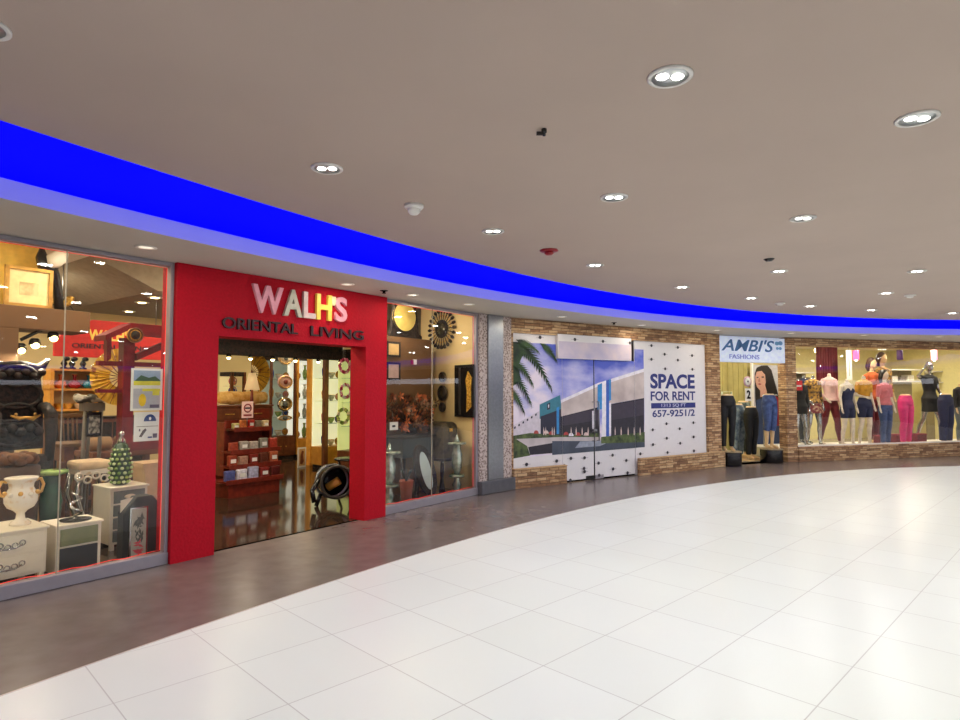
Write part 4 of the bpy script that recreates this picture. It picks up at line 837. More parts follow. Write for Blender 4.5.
# gilded urn
dU = .45; o = T('urn', 'white and gold two handled urn on the white drawer chest', 'vase', A, 19.5, dU, h1); hh = Z(A, 19.5, 477, dU)-h1; sc = hh/.46
prof = [(.085, 0), (.09, .012), (.075, .03), (.04, .06), (.034, .11), (.06, .14), (.11, .17), (.135, .22), (.14, .27), (.12, .32), (.1, .36), (.105, .40), (.135, .44), (.14, .455), (.12, .46)]
MB().lathe([(r*sc, z*sc) for r, z in prof], M_PORC, n=28, wob=.03, wn=10).build('body', o)
for sx in (-1, 1): MB().tube([(sx*.11*sc, 0, .28*sc), (sx*.17*sc, 0, .30*sc), (sx*.185*sc, 0, .37*sc), (sx*.16*sc, 0, .43*sc), (sx*.12*sc, 0, .42*sc)], .013, M_WGOLD, 8).build('handle', o)
for k in range(10): a = 2*PI*k/10; MB().sphere((.135*sc*math.cos(a), .135*sc*math.sin(a), .30*sc+.01*(k % 2)), .02, M_WGOLD if k % 2 else M_PORC, 8).build('flower', o)
# spiral ornament on c2
o = T('ornament', 'silver swirl ornament with dark round base on the green drawer chest', 'ornament', A, 75, .42, h2+.001); MB().lathe([(.12, 0), (.125, .01), (.03, .022), (.02, .03)], M_BLACK, n=24).build('base', o)
MB().tube([(.05*math.sin(t*.9)*(1-.02*t), .05*math.cos(t*.9), .03+.018*t) for t in range(14)], [.014-.0006*t for t in range(14)], M_SILV, 8).build('swirl', o)
PY0 = 490
# green ceramic stool
dG = 1.0; o = T('garden_stool', 'dark green glazed pedestal with wavy leaf green top behind the urn', 'stool', A, 51, dG, 0); zt = Z(A, 49, 470, dG); r = Wd(A, 30, 71, dG)/2*.8
MB().lathe([(r*.62, .002), (r*.66, .05), (r*.5, .14), (r*.6, zt*.4), (r*.72, zt*.65), (r*.5, zt-.1), (r*.6, zt-.05)], M_GGL, n=28).build('body', o); MB().lathe([(r*.6, zt-.05), (r, zt-.03), (r*1.03, zt-.012), (r*.8, zt), (.001, zt)], M_LGR, n=40, wob=.06, wn=9).build('top', o)
# cushion stool
dS = 1.5; o = T('footstool', 'cream cushioned footstool on ornate silver legs left of the tall chest', 'stool', A, 90, dS, 0); zt = Z(A, 90, 460, dS); w = Wd(A, 73, 108, dS)
MB().box(-w/2, w/2, -.15, .2, zt-.09, zt, mat('cream cushion', (222, 196, 158), .8)).build('cushion', o, bevel=.035); MB().box(-w/2+.02, w/2-.02, -.13, .18, zt-.14, zt-.09, M_PORC).build('seat_frame', o)
for sx in (-1, 1):
    for yy in (-.1, .15): MB().tube([(sx*(w/2-.04), yy, zt-.14), (sx*(w/2+.0), yy, zt*.6), (sx*(w/2-.09), yy, zt*.3), (sx*(w/2-.02), yy, .01)], [.03, .035, .022, .03], M_SILV, 8).build('leg', o)
b = MB(); 
for k in range(5): b.torus((-.16+.08*k, -.14, zt-.17+.02*math.cos(k*PI)), .035, .012, M_PORC, 14, 6)
b.build('apron_scroll', o)
# green jar
dJ = 1.02; o = T('lidded_jar', 'green jar dotted white like a pine cone with silver finial on tall chest', 'jar', A, 120, dJ, h3+.001); hj = Z(A, 120, 431, dJ)-h3; r = Wd(A, 107, 133, dJ)/2*.8
MB().lathe([(r*.55, 0), (r*.75, .01), (r*.95, hj*.2), (r, hj*.38), (r*.86, hj*.58), (r*.6, hj*.74), (r*.4, hj*.78)], mat('dark green glaze', (30, 66, 34), .25), n=28).build('body', o); b = MB()
for k in range(8):
    zz = hj*(.06+.085*k); rr = r*[.80, .93, .99, 1.0, .96, .88, .77, .63][k]
    for j in range(12):
        a = 2*PI*(j+.5*(k % 2))/12; b.sphere((rr*math.cos(a), rr*math.sin(a), zz), .02, mat('white green scale', (196, 214, 160), .3) if (j+k) % 2 else M_LGR, 6, 1, 1, .8)
b.build('scales', o); MB().lathe([(r*.42, hj*.78), (r*.35, hj*.84), (.02, hj*.87), (.018, hj*.9), (.032, hj*.94), (.02, hj*.98), (.004, hj)], M_SILV, n=16).build('finial', o)
# pale planter/table right of tall chest
o = T('planter', 'tapered pale planter box behind charcoal cabinet by the red column', 'planter', A, 156, 1.2, 0); zt = Z(A, 156, 461, 1.2); MB().prism([(-.11, .001), (.11, .001), (.2, zt-.05), (-.2, zt-.05)], -.15, .15, mat('pale timber', (200, 170, 132), .6, noise=.1)).build('body', o, bevel=.004); MB().box(-.22, .22, -.17, .17, zt-.05, zt, mat('pale timber', (200, 170, 132))).build('rim', o)
PY0 = 395
# red timber structure (gate)
dR = 1.5; o = T('timber_gate', 'red painted timber gate with sloping roof beams and gold round medallion', 'gate', A, 128, dR, 0); X = lambda x, d=dR: A.s_(x, d)-A.s_(128, dR)
zr = Z(A, 128, 338, dR); pw = Wd(A, 122.5, 134, dR)
MB().box(X(122.5), X(134), 0, .14, .001, zr, M_REDW).build('post', o, bevel=.006); MB().box(X(192), X(203), 0, .14, .001, zr, M_REDW).build('post', o, bevel=.006)
zb1, zb0 = Z(A, 128, 441, dR), Z(A, 128, 451, dR); MB().box(X(122.5), X(199), -.01, .12, zb0, zb1, M_REDW).build('lower_rail', o, bevel=.004)
z1 = Z(A, 150, 365, dR); MB().box(X(98), X(199), .02, .09, z1-.02, z1+.03, M_REDW).build('middle_rail', o); z1 = Z(A, 150, 391, dR); MB().box(X(98), X(199), .02, .08, z1-.02, z1+.02, M_REDW).build('lower_slat', o)
za = Z(A, 128, 323, dR); MB().prism([(X(102), Z(A, 102, 335, dR)), (X(128), za), (X(128), za-.07), (X(102), Z(A, 102, 335, dR)-.06)], -.05, .25, M_REDW).build('eave', o)
MB().prism([(X(126), za), (X(199), za-.02), (X(199), za-.16), (X(126), za-.13)], -.06, .02, M_REDW).build('roof_beam', o, bevel=.004); MB().prism([(X(136), zr-.25), (X(176), zr-.02), (X(176), zr+.06), (X(136), zr-.17)], .0, .08, M_REDW).build('brace', o)
MB().prism([(X(105), Z(A, 106, 336, dR)), (X(110), Z(A, 106, 336, dR)), (X(110), Z(A, 106, 358, dR)), (X(106), Z(A, 106, 362, dR))], .0, .08, M_REDW).build('hanging_bracket', o)
b = MB(); zc = Z(A, 129, 335, dR-.06); b.lathe([(.085, 0), (.085, .03)], M_GOLD, c=(.02, -.1, zc), axis='y', n=26); b.torus((.02, -.1, zc), .075, .012, M_BROWNP, 24, 6); b.lathe([(.045, -.01), (.05, 0)], M_DARK, c=(.02, -.1, zc), axis='y', n=18); b.build('medallion', o)
# red sign panel inside
dP = 3.2; o = T('shop_sign', "red hanging panel inside the shop lettered WALH'S ORIENTAL LIVING behind timber gate", 'sign', A, 107, dP, 0); X = lambda x, d=dP: A.s_(x, dP)-A.s_(107, dP)
za, zb = Z(A, 107, 321, dP), Z(A, 107, 358, dP); MB().prism([(X(53), zb), (X(160), zb), (X(160), za), (X(91), za), (X(66), za-.12), (X(53), za-.32)], 0, .06, mat('inner sign red', (214, 34, 22), .6, emit=(220, 30, 20), es=.12)).build('panel', o, bevel=.004)
zz = lambda x, y: Z(A, x, y, dP); put_text("WALH'S", o, (X(86)+X(130))/2, -.01, zz(107, 335.5), X(130)-X(86), zz(107, 330)-zz(107, 341), mat('yellow sign letters', (246, 206, 90), .5, emit=(240, 190, 80), es=.3), .006, .03)
put_text('ORIENTAL LIVING', o, (X(70)+X(146))/2, -.01, zz(107, 347), X(146)-X(70), zz(107, 344.5)-zz(107, 349.2), M_BLET, .006, .01)
for xx in (X(60), X(155)): MB().tube([(xx, .03, za-.1), (xx, .03, 3.24)], .006, M_STEEL, 5).build('hanger', o)
# paper sheets on the glass
def sheet(lab, x0, x1, y0, y1, draw):
    o = T('paper_notice', lab, 'notice', A, (x0+x1)/2, .035, 0); w = Wd(A, x0, x1, .035)/2; a, c = Z(A, (x0+x1)/2, y1, .035), Z(A, (x0+x1)/2, y0, .035)
    MB().box(-w, w, 0, .003, a, c, M_PAPER).build('sheet', o); draw(o, w, a, c)
def d1(o, w, a, c):
    h = c-a; b = MB(); m_ = lambda n, col: mat(n, col, .5); m_sky = m_('notice sky', (150, 170, 196)); L = (-w*.85, w*.85)
    R_ = lambda x0, x1, z0, z1, y, m: b.flat([(x0*w, a+z0*h), (x1*w, a+z0*h), (x1*w, a+z1*h), (x0*w, a+z1*h)], y, m)
    R_(-.85, .85, .60, .95, -.002, m_sky); R_(-.85, .85, .60, .70, -.003, m_('notice yellow', (226, 216, 70))); b.flat([(-.8*w, a+.7*h), (-.4*w, a+.84*h), (.1*w, a+.78*h), (.5*w, a+.82*h), (.85*w, a+.72*h), (.85*w, a+.7*h)], -.0035, m_('notice green', (66, 96, 70)))
    R_(-.85, .85, .05, .52, -.002, m_('notice grey', (186, 184, 190))); R_(-.3, .85, .46, .52, -.003, m_('notice yellow', (226, 216, 70))); R_(.35, .8, .36, .5, -.004, m_('notice yellow', (226, 216, 70)))
    b.flat([(-.28*w+.24*w*math.cos(t), a+.25*h+.15*h*math.sin(t)) for t in [2*PI*i/16 for i in range(16)]], -.004, m_('notice yellow bag', (240, 200, 30))); R_(.2, .8, .06, .14, -.004, m_('notice dark', (96, 84, 104))); b.build('print', o, fixn=False)
def d2(o, w, a, c):
    h = c-a; b = MB(); m_ = lambda n, col: mat(n, col, .5)
    b.flat([(.25*w+.5*w*math.cos(t), a+.68*h+.24*h*math.sin(t)) for t in [PI*i/12 for i in range(13)]], -.002, m_('notice blue', (40, 62, 120))); b.flat([(.25*w+.1*w*math.cos(t), a+.77*h+.06*h*math.sin(t)) for t in [2*PI*i/10 for i in range(10)]], -.003, M_PAPER)
    b.flat([(-.8*w, a+.5*h), (.9*w, a+.5*h), (.9*w, a+.515*h), (-.8*w, a+.515*h)], -.002, M_BROWNP); b.flat([(-.6*w, a+.16*h), (-.4*w, a+.14*h), (0, a+.38*h), (-.1*w, a+.44*h), (-.3*w, a+.38*h)], -.002, m_('notice brown', (96, 84, 84))); b.flat([(-.62*w, a+.36*h), (-.5*w, a+.34*h), (-.5*w, a+.42*h), (-.6*w, a+.44*h)], -.002, m_('notice dark', (96, 84, 104)))
    b.flat([(.1*w, a+.1*h), (.45*w, a+.1*h), (.45*w, a+.15*h), (.1*w, a+.15*h)], -.002, M_NAVY); b.flat([(.5*w, a+.1*h), (.85*w, a+.1*h), (.85*w, a+.25*h), (.5*w, a+.25*h)], -.002, m_('notice dark', (96, 84, 104))); b.build('print', o, fixn=False)
sheet('white notice with landscape picture and yellow bag taped to left window', 131, 162.5, 368.5, 410.5, d1); sheet('smaller white notice with blue dome picture below the landscape notice', 135, 160, 412, 441, d2)
# fans
def fan(label, S, px, d, z, r, a0, a1, m=None, base=True, tilt=0):
    o = T('folding_fan', label, 'fan', S, px, d, z); n = 36; m = m or M_GOLD; b = MB(); vs = []; 
    for i in range(n+1):
        a = a0+(a1-a0)*i/n; y = .012*(i % 2)
        vs += [(r*.38*math.cos(a), y, r*.38*math.sin(a)), (r*math.cos(a), y, r*math.sin(a))]
    b.add(vs, [(2*i, 2*i+1, 2*i+3, 2*i+2) for i in range(n)], m); b.build('leaf', o, fixn=False)
    for i in range(0, n+1, 4): a = a0+(a1-a0)*i/n; MB().tube([(0, .004, 0), (r*.99*math.cos(a), .004, r*.99*math.sin(a))], .005, M_MAROON, 5).build('rib', o)
    return o
M_FURB = two_tone('brown fur', (58, 32, 16), (120, 74, 36), 20, .9, lo=.3, hi=.7)
M_FANY = two_tone('yellow painted fan', (232, 184, 60), (150, 92, 34), 9, .6, lo=.58, hi=.68)
dF = 1.9; r = (Z(A, 122, 348, dF)-Z(A, 122, 405, dF))/2
o = fan('large yellow fan with dark strokes standing left of the red gate post', A, 121, dF, Z(A, 121, 377, dF), r, PI*.5, PI*1.5, M_FANY)
MB().tube([(0, .02, 0), (0, .03, -Z(A, 121, 377, dF)+.01)], .012, M_DARK, 6).build('stand', o)
# shelf unit with vases
dV = 4.3; o = T('display_shelf', 'pale wood shelf unit holding coloured vases under red panel', 'shelf', A, 73, dV, 0); X = lambda x: A.s_(x, dV)-A.s_(73, dV); zz = lambda y, x=73: Z(A, x, y, dV)
for nm, y in (('shelf_board', 369), ('shelf_board', 388.5), ('shelf_board', 409)): MB().box(X(50), X(102), 0, .3, zz(y)-.03, zz(y), M_OAK).build(nm, o)
for x in (50, 97): MB().box(X(x), X(x+4), 0, .3, .001, zz(369)-.03, M_OAK).build('side_panel', o)
MB().box(X(50), X(101), .28, .3, .001, zz(369), M_CREAM).build('back_panel', o)
vp = [(.45, 0), (.8, .08), (1, .25), (.8, .45), (.3, .6), (.22, .8), (.4, 1), (.3, 1)]
for px, m, lab, cls in [(60, (226, 120, 50), 'orange round bottle vase, leftmost on the pale wood shelf', 1), (74, (160, 22, 34), 'dark red bottle vase in middle of the pale wood shelf', 1), (88, (40, 130, 150), 'teal bottle vase at right on the pale wood shelf', 1)]:
    o = T('bottle_vase', lab, 'vase', A, px, dV+.12, zz(388.5)+.001, 0, 'coloured vases on the pale wood shelf'); hh = zz(374.5)-zz(388.5); MB().lathe([(r*hh*.42, z*hh) for r, z in vp], mat('vase glaze '+lab[:6], m, .15, noise=.1), n=20).build('body', o); MB().torus((0, 0, hh), hh*.15, hh*.03, M_WGOLD, 16, 6, axis='z').build('rim', o)
for px, lab in [(63, 'small dark figurine at left on top of the pale wood shelf'), (71, 'small dark leaning figurine in middle above the vases'), (82, 'small dark bird-like figurine at right above the vases')]:
    o = T('figurine', lab, 'figurine', A, px, dV+.1, zz(369)+.001); MB().lathe([(.05, 0), (.05, .02), (.02, .03), (.045, .08), (.02, .13)], M_BLACK, n=12).build('body', o); MB().sphere((.03, 0, .15), .035, M_BLACK, 8, 1.4).build('head', o)
for k, (px, col) in enumerate([(60, (214, 160, 60)), (68, (230, 190, 90)), (79, (220, 208, 180)), (89, (232, 226, 200))]):
    o = T('bowl', ['amber bowl at the left end of lower vase shelf', 'pale yellow bowl second from left on lower vase shelf', 'cream bowl right of centre on lower vase shelf', 'white bowl at the right end of lower vase shelf'][k], 'bowl', A, px, dV+.12, zz(409)+.001, 0, 'bowls on the lower vase shelf')
    MB().lathe([(.04, 0), (.04, .01), (.06, .04), (.08, .08), (.072, .08), (.05, .045), (.001, .02)], mat('bowl glaze %d' % k, col, .2), n=20).build('body', o); MB().torus((0, 0, .08), .077, .006, M_WGOLD, 18, 5, axis='z').build('rim', o)
o = T('dresser', 'long dark brown dresser standing before the pale wood shelf', 'cabinet', A, 84, 3.9, 0); w = Wd(A, 52, 150, 3.9); zt = Z(A, 90, 417, 3.9)
MB().box(-w*.3, w*.7, 0, .3, .06, zt-.03, M_WOOD).build('carcass', o, bevel=.006); MB().box(-w*.31, w*.71, -.02, .32, zt-.03, zt, M_DARK).build('top', o, bevel=.004); MB().box(-w*.28, w*.68, .02, .28, .001, .06, M_DARK).build('plinth', o)
for k in range(5): dr = MB().box(-w*.28+k*w*.195, -w*.28+k*w*.195+w*.18, -.012, 0, .12, zt-.08, M_DARK).build('door', o, bevel=.006); MB().sphere((-w*.28+k*w*.195+w*.16, -.02, zt*.6), .014, M_GOLD, 8).build('knob', dr)
# carved throne
dT = 1.55; o = T('carved_chair', 'huge dark carved wooden chair with upswept horned top corners at far left', 'chair', A, 18, dT, 0); X = lambda x: A.s_(x, dT)-A.s_(18, dT); zz = lambda y, x=18: Z(A, x, y, dT)
MB().prism([(X(-16), zz(450)), (X(46), zz(450)), (X(44), zz(400)), (X(41), zz(378)), (X(51), zz(356)), (X(38), zz(364)), (X(20), zz(360)), (X(0), zz(362)), (X(-14), zz(356)), (X(-10), zz(378))], 0, .14, M_DARK).build('back', o, bevel=.02)
b = MB()
for k in range(4): b.torus((X(16), -.03, zz(376+19*k)), .10+.03*(k % 2), .02, M_DARK, 26, 7, sx=1.6)
for k in range(7): b.sphere((X(-8+8*k), -.03, zz(372+4*(k % 2))), .04, M_DARK, 8)
for k in range(6): b.sphere((X(-6+9*k), -.03, zz(428+4*(k % 2))), .05, M_DARK, 8)
b.build('carving', o)
MB().box(X(-16), X(46), -.28, .0, zz(468)-.05, zz(455), M_DARK).build('seat', o, bevel=.02)
for xx in (X(-14), X(42)): MB().tube([(xx, .05, zz(408)), (xx, -.12, zz(407)), (xx, -.27, zz(414)), (xx, -.27, zz(440)), (xx, -.25, zz(460))], [.05, .05, .06, .045, .04], M_DARK, 10).build('armrest', o)
for xx in (X(-12), X(40)):
    for yy in (-.23, .08): MB().tube([(xx, yy, zz(466)-.05), (xx, yy, .002)], [.05, .035], M_DARK, 10).build('leg', o)
o = T('gilded_plaque', 'small gilded bat-shaped plaque on the dark carved chair', 'ornament', A, 26, dT-.09, zz(417, 26)); MB().tube([(-.12, 0, .02), (-.05, -.01, -.01), (0, -.01, .0), (.06, -.01, -.015), (.13, 0, .02)], [.008, .02, .014, .024, .008], M_WGOLD, 8, 1, .6).build('body', o)
for sx in (-1, 1): MB().sphere((sx*.08, -.01, .03), .016, M_WGOLD, 8).build('wing_tip', o)
PY0 = 470
# shaggy stool
o = T('basket_stool', 'dark wicker basket with shaggy brown fur top below the carved chair', 'basket', A, 15, .96, 0); zt = Z(A, 15, 454, .96); b = MB(); random.seed(5)
MB().lathe([(.14, .01), (.17, zt*.5), (.19, zt-.12), (.16, zt-.1)], two_tone('dark wicker', (34, 22, 14), (84, 52, 30), 40, .7, tex='wave'), n=26, wob=.03, wn=13).build('body', o)
for k in range(16): a = 2*PI*k/16; b.sphere((.13*math.cos(a), .13*math.sin(a), zt-.06+.015*(k % 3)), .06, M_FURB, 8, 1, 1, .8)
b.sphere((0, 0, zt-.05), .13, M_FURB, 12, 1, 1, .5); b.build('fur_top', o)
PY0 = 415
# easel board
dE = 2.0; o = T('easel', 'grey wooden easel holding a small dark framed picture', 'easel', A, 94, dE, 0); X = lambda x: A.s_(x, dE)-A.s_(94, dE); zz = lambda y, x=94: Z(A, x, y, dE); mg = mat('weathered grey wood', (112, 104, 92), .7, noise=.15)
MB().box(X(83), X(105), 0, .12, zz(411), zz(403), mg).build('tray', o)
for x0, x1 in ((86, 81), (102, 98)): MB().tube([(X(x0), .02, zz(409)), (X(x1), -.02, .01)], .022, mg, 6).build('leg', o)
MB().tube([(X(94), .1, zz(409)), (X(96), .3, .01)], .02, mg, 6).build('leg', o)
MB().box(X(85), X(100), -.05, -.02, zz(436), zz(412), M_BLACK).build('picture', o, bevel=.004); MB().box(X(87), X(98), -.056, -.05, zz(433), zz(415), two_tone('grey etching', (60, 60, 56), (170, 168, 156), 18, .6)).build('print', o)
o = T('fur_throw', 'grey and white fur throw piled on top of the easel tray', 'throw', A, 93, dE+.02, zz(403)+.002); b = MB(); random.seed(9)
for k in range(14): b.sphere((random.uniform(-.2, .2), random.uniform(-.02, .1), .045+random.uniform(-.01, .03)), .05, two_tone('grey fur', (70, 68, 62), (190, 184, 168), 12, .9), 8)
b.build('pile', o, remesh=.012)
# spindle chair & bench & rolls
dC = 3.65; o = T('spindle_chair', 'brown spindle back wooden chair left of the grey easel', 'chair', A, 62, dC, 0); X = lambda x: A.s_(x, dC)-A.s_(62, dC); zz = lambda y, x=62: Z(A, x, y, dC)
MB().box(X(46), X(82), 0, .04, zz(418), zz(414), M_BROWNP).build('top_rail', o, bevel=.008)
for k in range(7): MB().tube([(X(50+4.6*k), .02, zz(418)), (X(51+4.4*k), -.02, zz(441))], .011, M_BROWNP, 6).build('spindle', o)
MB().box(X(47), X(80), -.42, .03, zz(444), zz(441), M_BROWNP).build('seat', o, bevel=.008)
for xx in (X(49), X(78)):
    for yy in (-.38, .0): MB().tube([(xx, yy, zz(444)), (xx, yy, .002)], [.022, .016], M_BROWNP, 8).build('leg', o)
o = T('coffee_table', 'long low brown coffee table behind the green pedestal', 'table', A, 65, 2.25, 0); zt = Z(A, 68, 443, 2.2); w = Wd(A, 56, 76, 2.2)
MB().box(-w/2, w/2, -.2, .22, zt-.04, zt, M_BROWNP).build('tabletop', o, bevel=.005); MB().box(-w/2+.05, w/2-.05, -.16, .18, zt-.2, zt-.04, M_WOOD).build('apron', o)
for sx in (-1, 1):
    for yy in (-.16, .18): MB().box(sx*(w/2-.04)-.025, sx*(w/2-.04)+.025, yy-.025, yy+.025, .001, zt-.2, M_WOOD).build('leg', o)
o = T('bench', 'long dark bench under the rolled bolsters', 'bench', A, 126, 2.75, 0); w = Wd(A, 96, 170, 2.75); zt = Z(A, 126, 449, 2.75); MB().box(-w/2, w/2, -.25, .35, zt-.07, zt, M_WOOD).build('seat', o, bevel=.01)
for sx in (-1, 1):
    for yy in (-.2, .3): MB().box(sx*(w/2-.06)-.035, sx*(w/2-.06)+.035, yy-.035, yy+.035, .001, zt-.07, M_WOOD).build('leg', o)
MB().box(-w/2+.05, w/2-.05, .28, .34, zt, zt+.12, M_WOOD).build('back_rail', o)
for k, (px, y, d, L, lab) in enumerate([(101, 436, 2.72, .26, 'rolled pale bolster right beside the grey easel'), (126, 447, 2.72, .28, 'rolled tan bolster behind the green jar finial'), (152, 437, 2.72, .30, 'rolled brown cloth on bench behind the small notice')]):
    z = zt+.093; o = T('bolster', lab, 'bolster', A, px, d, z, 0, 'rolled bolsters on the bench'); MB().lathe([(.05, -L/2), (.085, -L/2+.02), (.09, 0), (.085, L/2-.02), (.05, L/2)], [mat('pale bolster', (150, 116, 80), .8), mat('tan bolster', (120, 82, 52), .8), mat('brown bolster', (110, 72, 44), .8)][k], axis='x', n=18).build('roll', o)
    for sx in (-1, 1): MB().sphere((sx*(L/2), 0, 0), .03, M_MAROON, 8).build('end_button', o)
PY0 = 300
# wall and beam top-left
dB = 1.75; X0 = lambda x: A.s_(x, dB); zz = lambda y, x: Z(A, x, y, dB)
zbt, zbb = zz(308, 45), zz(331, 60)
o = T('partition_beam', 'brown boxed ledge and wall across upper left of the shop', 'partition', A, 40, dB, 0); X = lambda x: A.s_(x, dB)-A.s_(40, dB)
MB().box(X(-60), X(91), 0, .5, zbb, zbt, M_BROWNP).build('ledge', o, bevel=.006); MB().box(X(-60), X(20), .0, .5, .001, zbb, M_BROWNP).build('wall_panel', o)
struct(MB().box(A.s_(-90, dB+.5), A.s_(38, dB+.5), dB+.5, dB+.53, zbt-.02, 3.24, mat('bright yellow wall', (232, 190, 84), .8)).build('wall_inner', None, A.P(0), A.ang))
o = T('framed_print', 'gold framed pale print leaning on the brown ledge at upper left', 'picture', A, 28, dB+.1, zbt+.001); X = lambda x: A.s_(x, dB+.1)-A.s_(28, dB+.1); H_ = Z(A, 28, 267.5, dB+.1)-zbt; w = X(52)-X(4)
b = MB(); xa, xb = X(4), X(52)
for bx in ((xa, xb, 0, .035), (xa, xb, H_-.035, H_), (xa, xa+.035, 0, H_), (xb-.035, xb, 0, H_)): b.box(bx[0], bx[1], -.02, .03, bx[2], bx[3], M_WGOLD)
b.build('frame', o); MB().box(xa+.035, xb-.035, 0, .02, .035, H_-.035, mat('cream mount', (236, 214, 156), .5)).build('mount', o); MB().box((xa+xb)/2-w*.2, (xa+xb)/2+w*.2, -.003, 0, H_*.3, H_*.62, two_tone('faded print', (188, 164, 116), (224, 202, 150), 5, .6)).build('print', o)
o = T('sculpture', 'black and white curved sculpture behind the gold framed print', 'sculpture', A, 50, dB+.3, zbt+.001); X = lambda x: A.s_(x, dB+.3)-A.s_(50, dB+.3); zz2 = lambda y: Z(A, 50, y, dB+.3)-zbt
MB().tube([(X(60), 0, .0), (X(57), 0, zz2(290)), (X(53), 0, zz2(275)), (X(46), 0, zz2(267)), (X(40), 0, zz2(258)), (X(40), 0, zz2(249))], [.05, .05, .06, .1, .06, .02], M_BLACK, 10).build('dark_body', o)
MB().tube([(X(46), -.05, zz2(268)), (X(50), -.06, zz2(262)), (X(57), -.06, zz2(256)), (X(61), -.05, zz2(249))], [.04, .085, .08, .05], M_ICW, 10).build('white_body', o)
# spotlight cluster
o = T('spotlight_cluster', 'dark ceiling spotlight bar with three glowing warm lamps above the carved chair', 'spotlight', A, 38, 1.9, 0); X = lambda x: A.s_(x, 1.9)-A.s_(38, 1.9); zz = lambda y, x: Z(A, x, y, 1.9)
MB().tube([(X(22), 0, zz(340, 22)), (X(38), 0, zz(332, 38)), (X(56), 0, zz(326, 56))], .018, M_BLACK, 8).build('bar', o); MB().tube([(X(38), 0, zz(332, 38)), (X(38), 0, zbb-.002)], .01, M_BLACK, 6).build('stem', o)
for x, y in ((22, 350), (36, 345), (54, 338)):
    h = MB().lathe([(.03, .07), (.05, .05), (.055, 0)], M_BLACK, c=(X(x), -.01, zz(y, x)), n=16).build('lamp_head', o); MB().sphere((X(x), -.03, zz(y, x)-.003), .04, M_WARM, 12).build('bulb', h)
area('spot_glow', A.P(A.s_(38, 1.6), 1.6, zz(345, 38)-.1), .1, 14, warm)
# interior suspended ceiling part
o = MB().prism([(A.s_(90, 2.4), 3.245), (A.s_(90, 2.4)+9, 3.245), (A.s_(90, 2.4)+9, 2.92), (A.s_(90, 2.4)+.8, 2.92)], 0, 3.2, mat('grey shop soffit', (150, 138, 116), .9)).build('trim_14', None, A.P(0, 2.4), A.ang); struct(o)
for k, (px, py, lab) in enumerate([(129, 311, 'lit downlight in shop soffit, left of the row of three'), (142, 302, 'lit downlight in shop soffit, middle of the row of three'), (155, 297, 'lit downlight in shop soffit, nearest the red column')]):
    g = G(px, py, 2.92); o = thing('ceiling_downlight', lab, 'ceiling light', (g.x, g.y, 2.919), 0, 'downlights in the furniture shop soffit'); b = MB(); b.lathe([(.06, 0), (.1, 0), (.1, -.01), (.06, -.01)], M_WHITE, n=20); b.build('trim_ring', o); MB().lathe([(.055, -.011), (.05, -.016), (.001, -.016)], M_WARM, n=16).build('lens', o)
# far sunburst seen at left
o = T('sunburst_mirror', 'small distant sunburst mirror seen behind the window joint at upper left', 'mirror', A, 62, 4.6, Z(A, 62, 296, 4.6)); MB().torus((0, 0, 0), .14, .03, M_GOLD, 24, 6).build('frame', o); MB().lathe([(.13, 0), (.13, .01)], M_MIRROR, axis='y', n=20).build('glass', o); MB().tube([(0, .02, .1), (0, .02, 3.24-Z(A, 62, 296, 4.6))], .004, M_STEEL, 5).build('cord', o)
for k in range(14): a = 2*PI*k/14; MB().tube([(.17*math.cos(a), 0, .17*math.sin(a)), (.28*math.cos(a), 0, .28*math.sin(a))], [.012, .006], M_DARK, 5).build('ray', o)
PY0 = 391
# ------------------------------------------------------------------ through the door
dK = 2.65; rk = T('display_rack', 'red brown four tier display rack of snack packets in the doorway', 'display rack', A, 256, dK, 0); X = lambda x: A.s_(x, dK)-A.s_(256, dK); zz = lambda y, x=256: Z(A, x, y, dK)
tiers = [(478, 228, 284.5, 0.0), (463.5, 231, 282, .16), (449, 232, 281, .32), (427.5, 235, 272, .48)]; random.seed(11)
prev = None; TZ = []
for k, (y, xa, xb, dd) in enumerate(tiers):
    d = dK+dd; sa, sb = A.s_(xa, d)-A.s_(256, dK), A.s_(xb, d)-A.s_(256, dK); z = Z(A, (xa+xb)/2, y, d); TZ.append((d, sa, sb, z))
    MB().box(sa, sb, dd, dd+.28, z-.04, z-.015, M_MAROON).build('shelf', rk); MB().box(sa, sb, dd-.015, dd, z-.06, z+.012, M_MAROON).build('front_lip', rk, bevel=.004)
z3 = TZ[-1][3]; MB().box(TZ[0][1]+.05, TZ[0][2]-.05, .02, .78, .001, TZ[0][3]-.06, M_MAROON).build('base', rk, bevel=.004)
for xs in (TZ[2][1]+.02, TZ[2][2]-.05): MB().prism([(xs, TZ[0][3]), (xs+.025, TZ[0][3]), (xs+.025, z3+.1), (xs, z3+.1)], .55, .78, M_MAROON).build('side_panel', rk)
MB().box(TZ[3][1], TZ[3][2], .74, .78, TZ[0][3]-.05, z3+.12, M_MAROON).build('back_panel', rk)
PCOL = [[(84, 92, 150), (214, 210, 222), (176, 178, 206), (130, 40, 34), (90, 30, 26)], [(150, 60, 36), (170, 130, 110), (120, 36, 26), (96, 48, 32), (170, 90, 60)], [(160, 66, 44), (160, 150, 140), (176, 166, 156), (130, 126, 116), (170, 60, 44)], [(196, 186, 120), (206, 120, 60), (190, 50, 40), (120, 110, 90), (230, 200, 150)]]
NM = ['lowest', 'second lowest', 'second highest', 'top']; CN = [['blue', 'white', 'lilac', 'red brown', 'dark brown'], ['orange red', 'cream', 'red', 'brown', 'orange'], ['coral red', 'grey', 'white', 'grey green', 'bright red'], ['olive yellow', 'orange', 'red', 'khaki', 'pale yellow']]
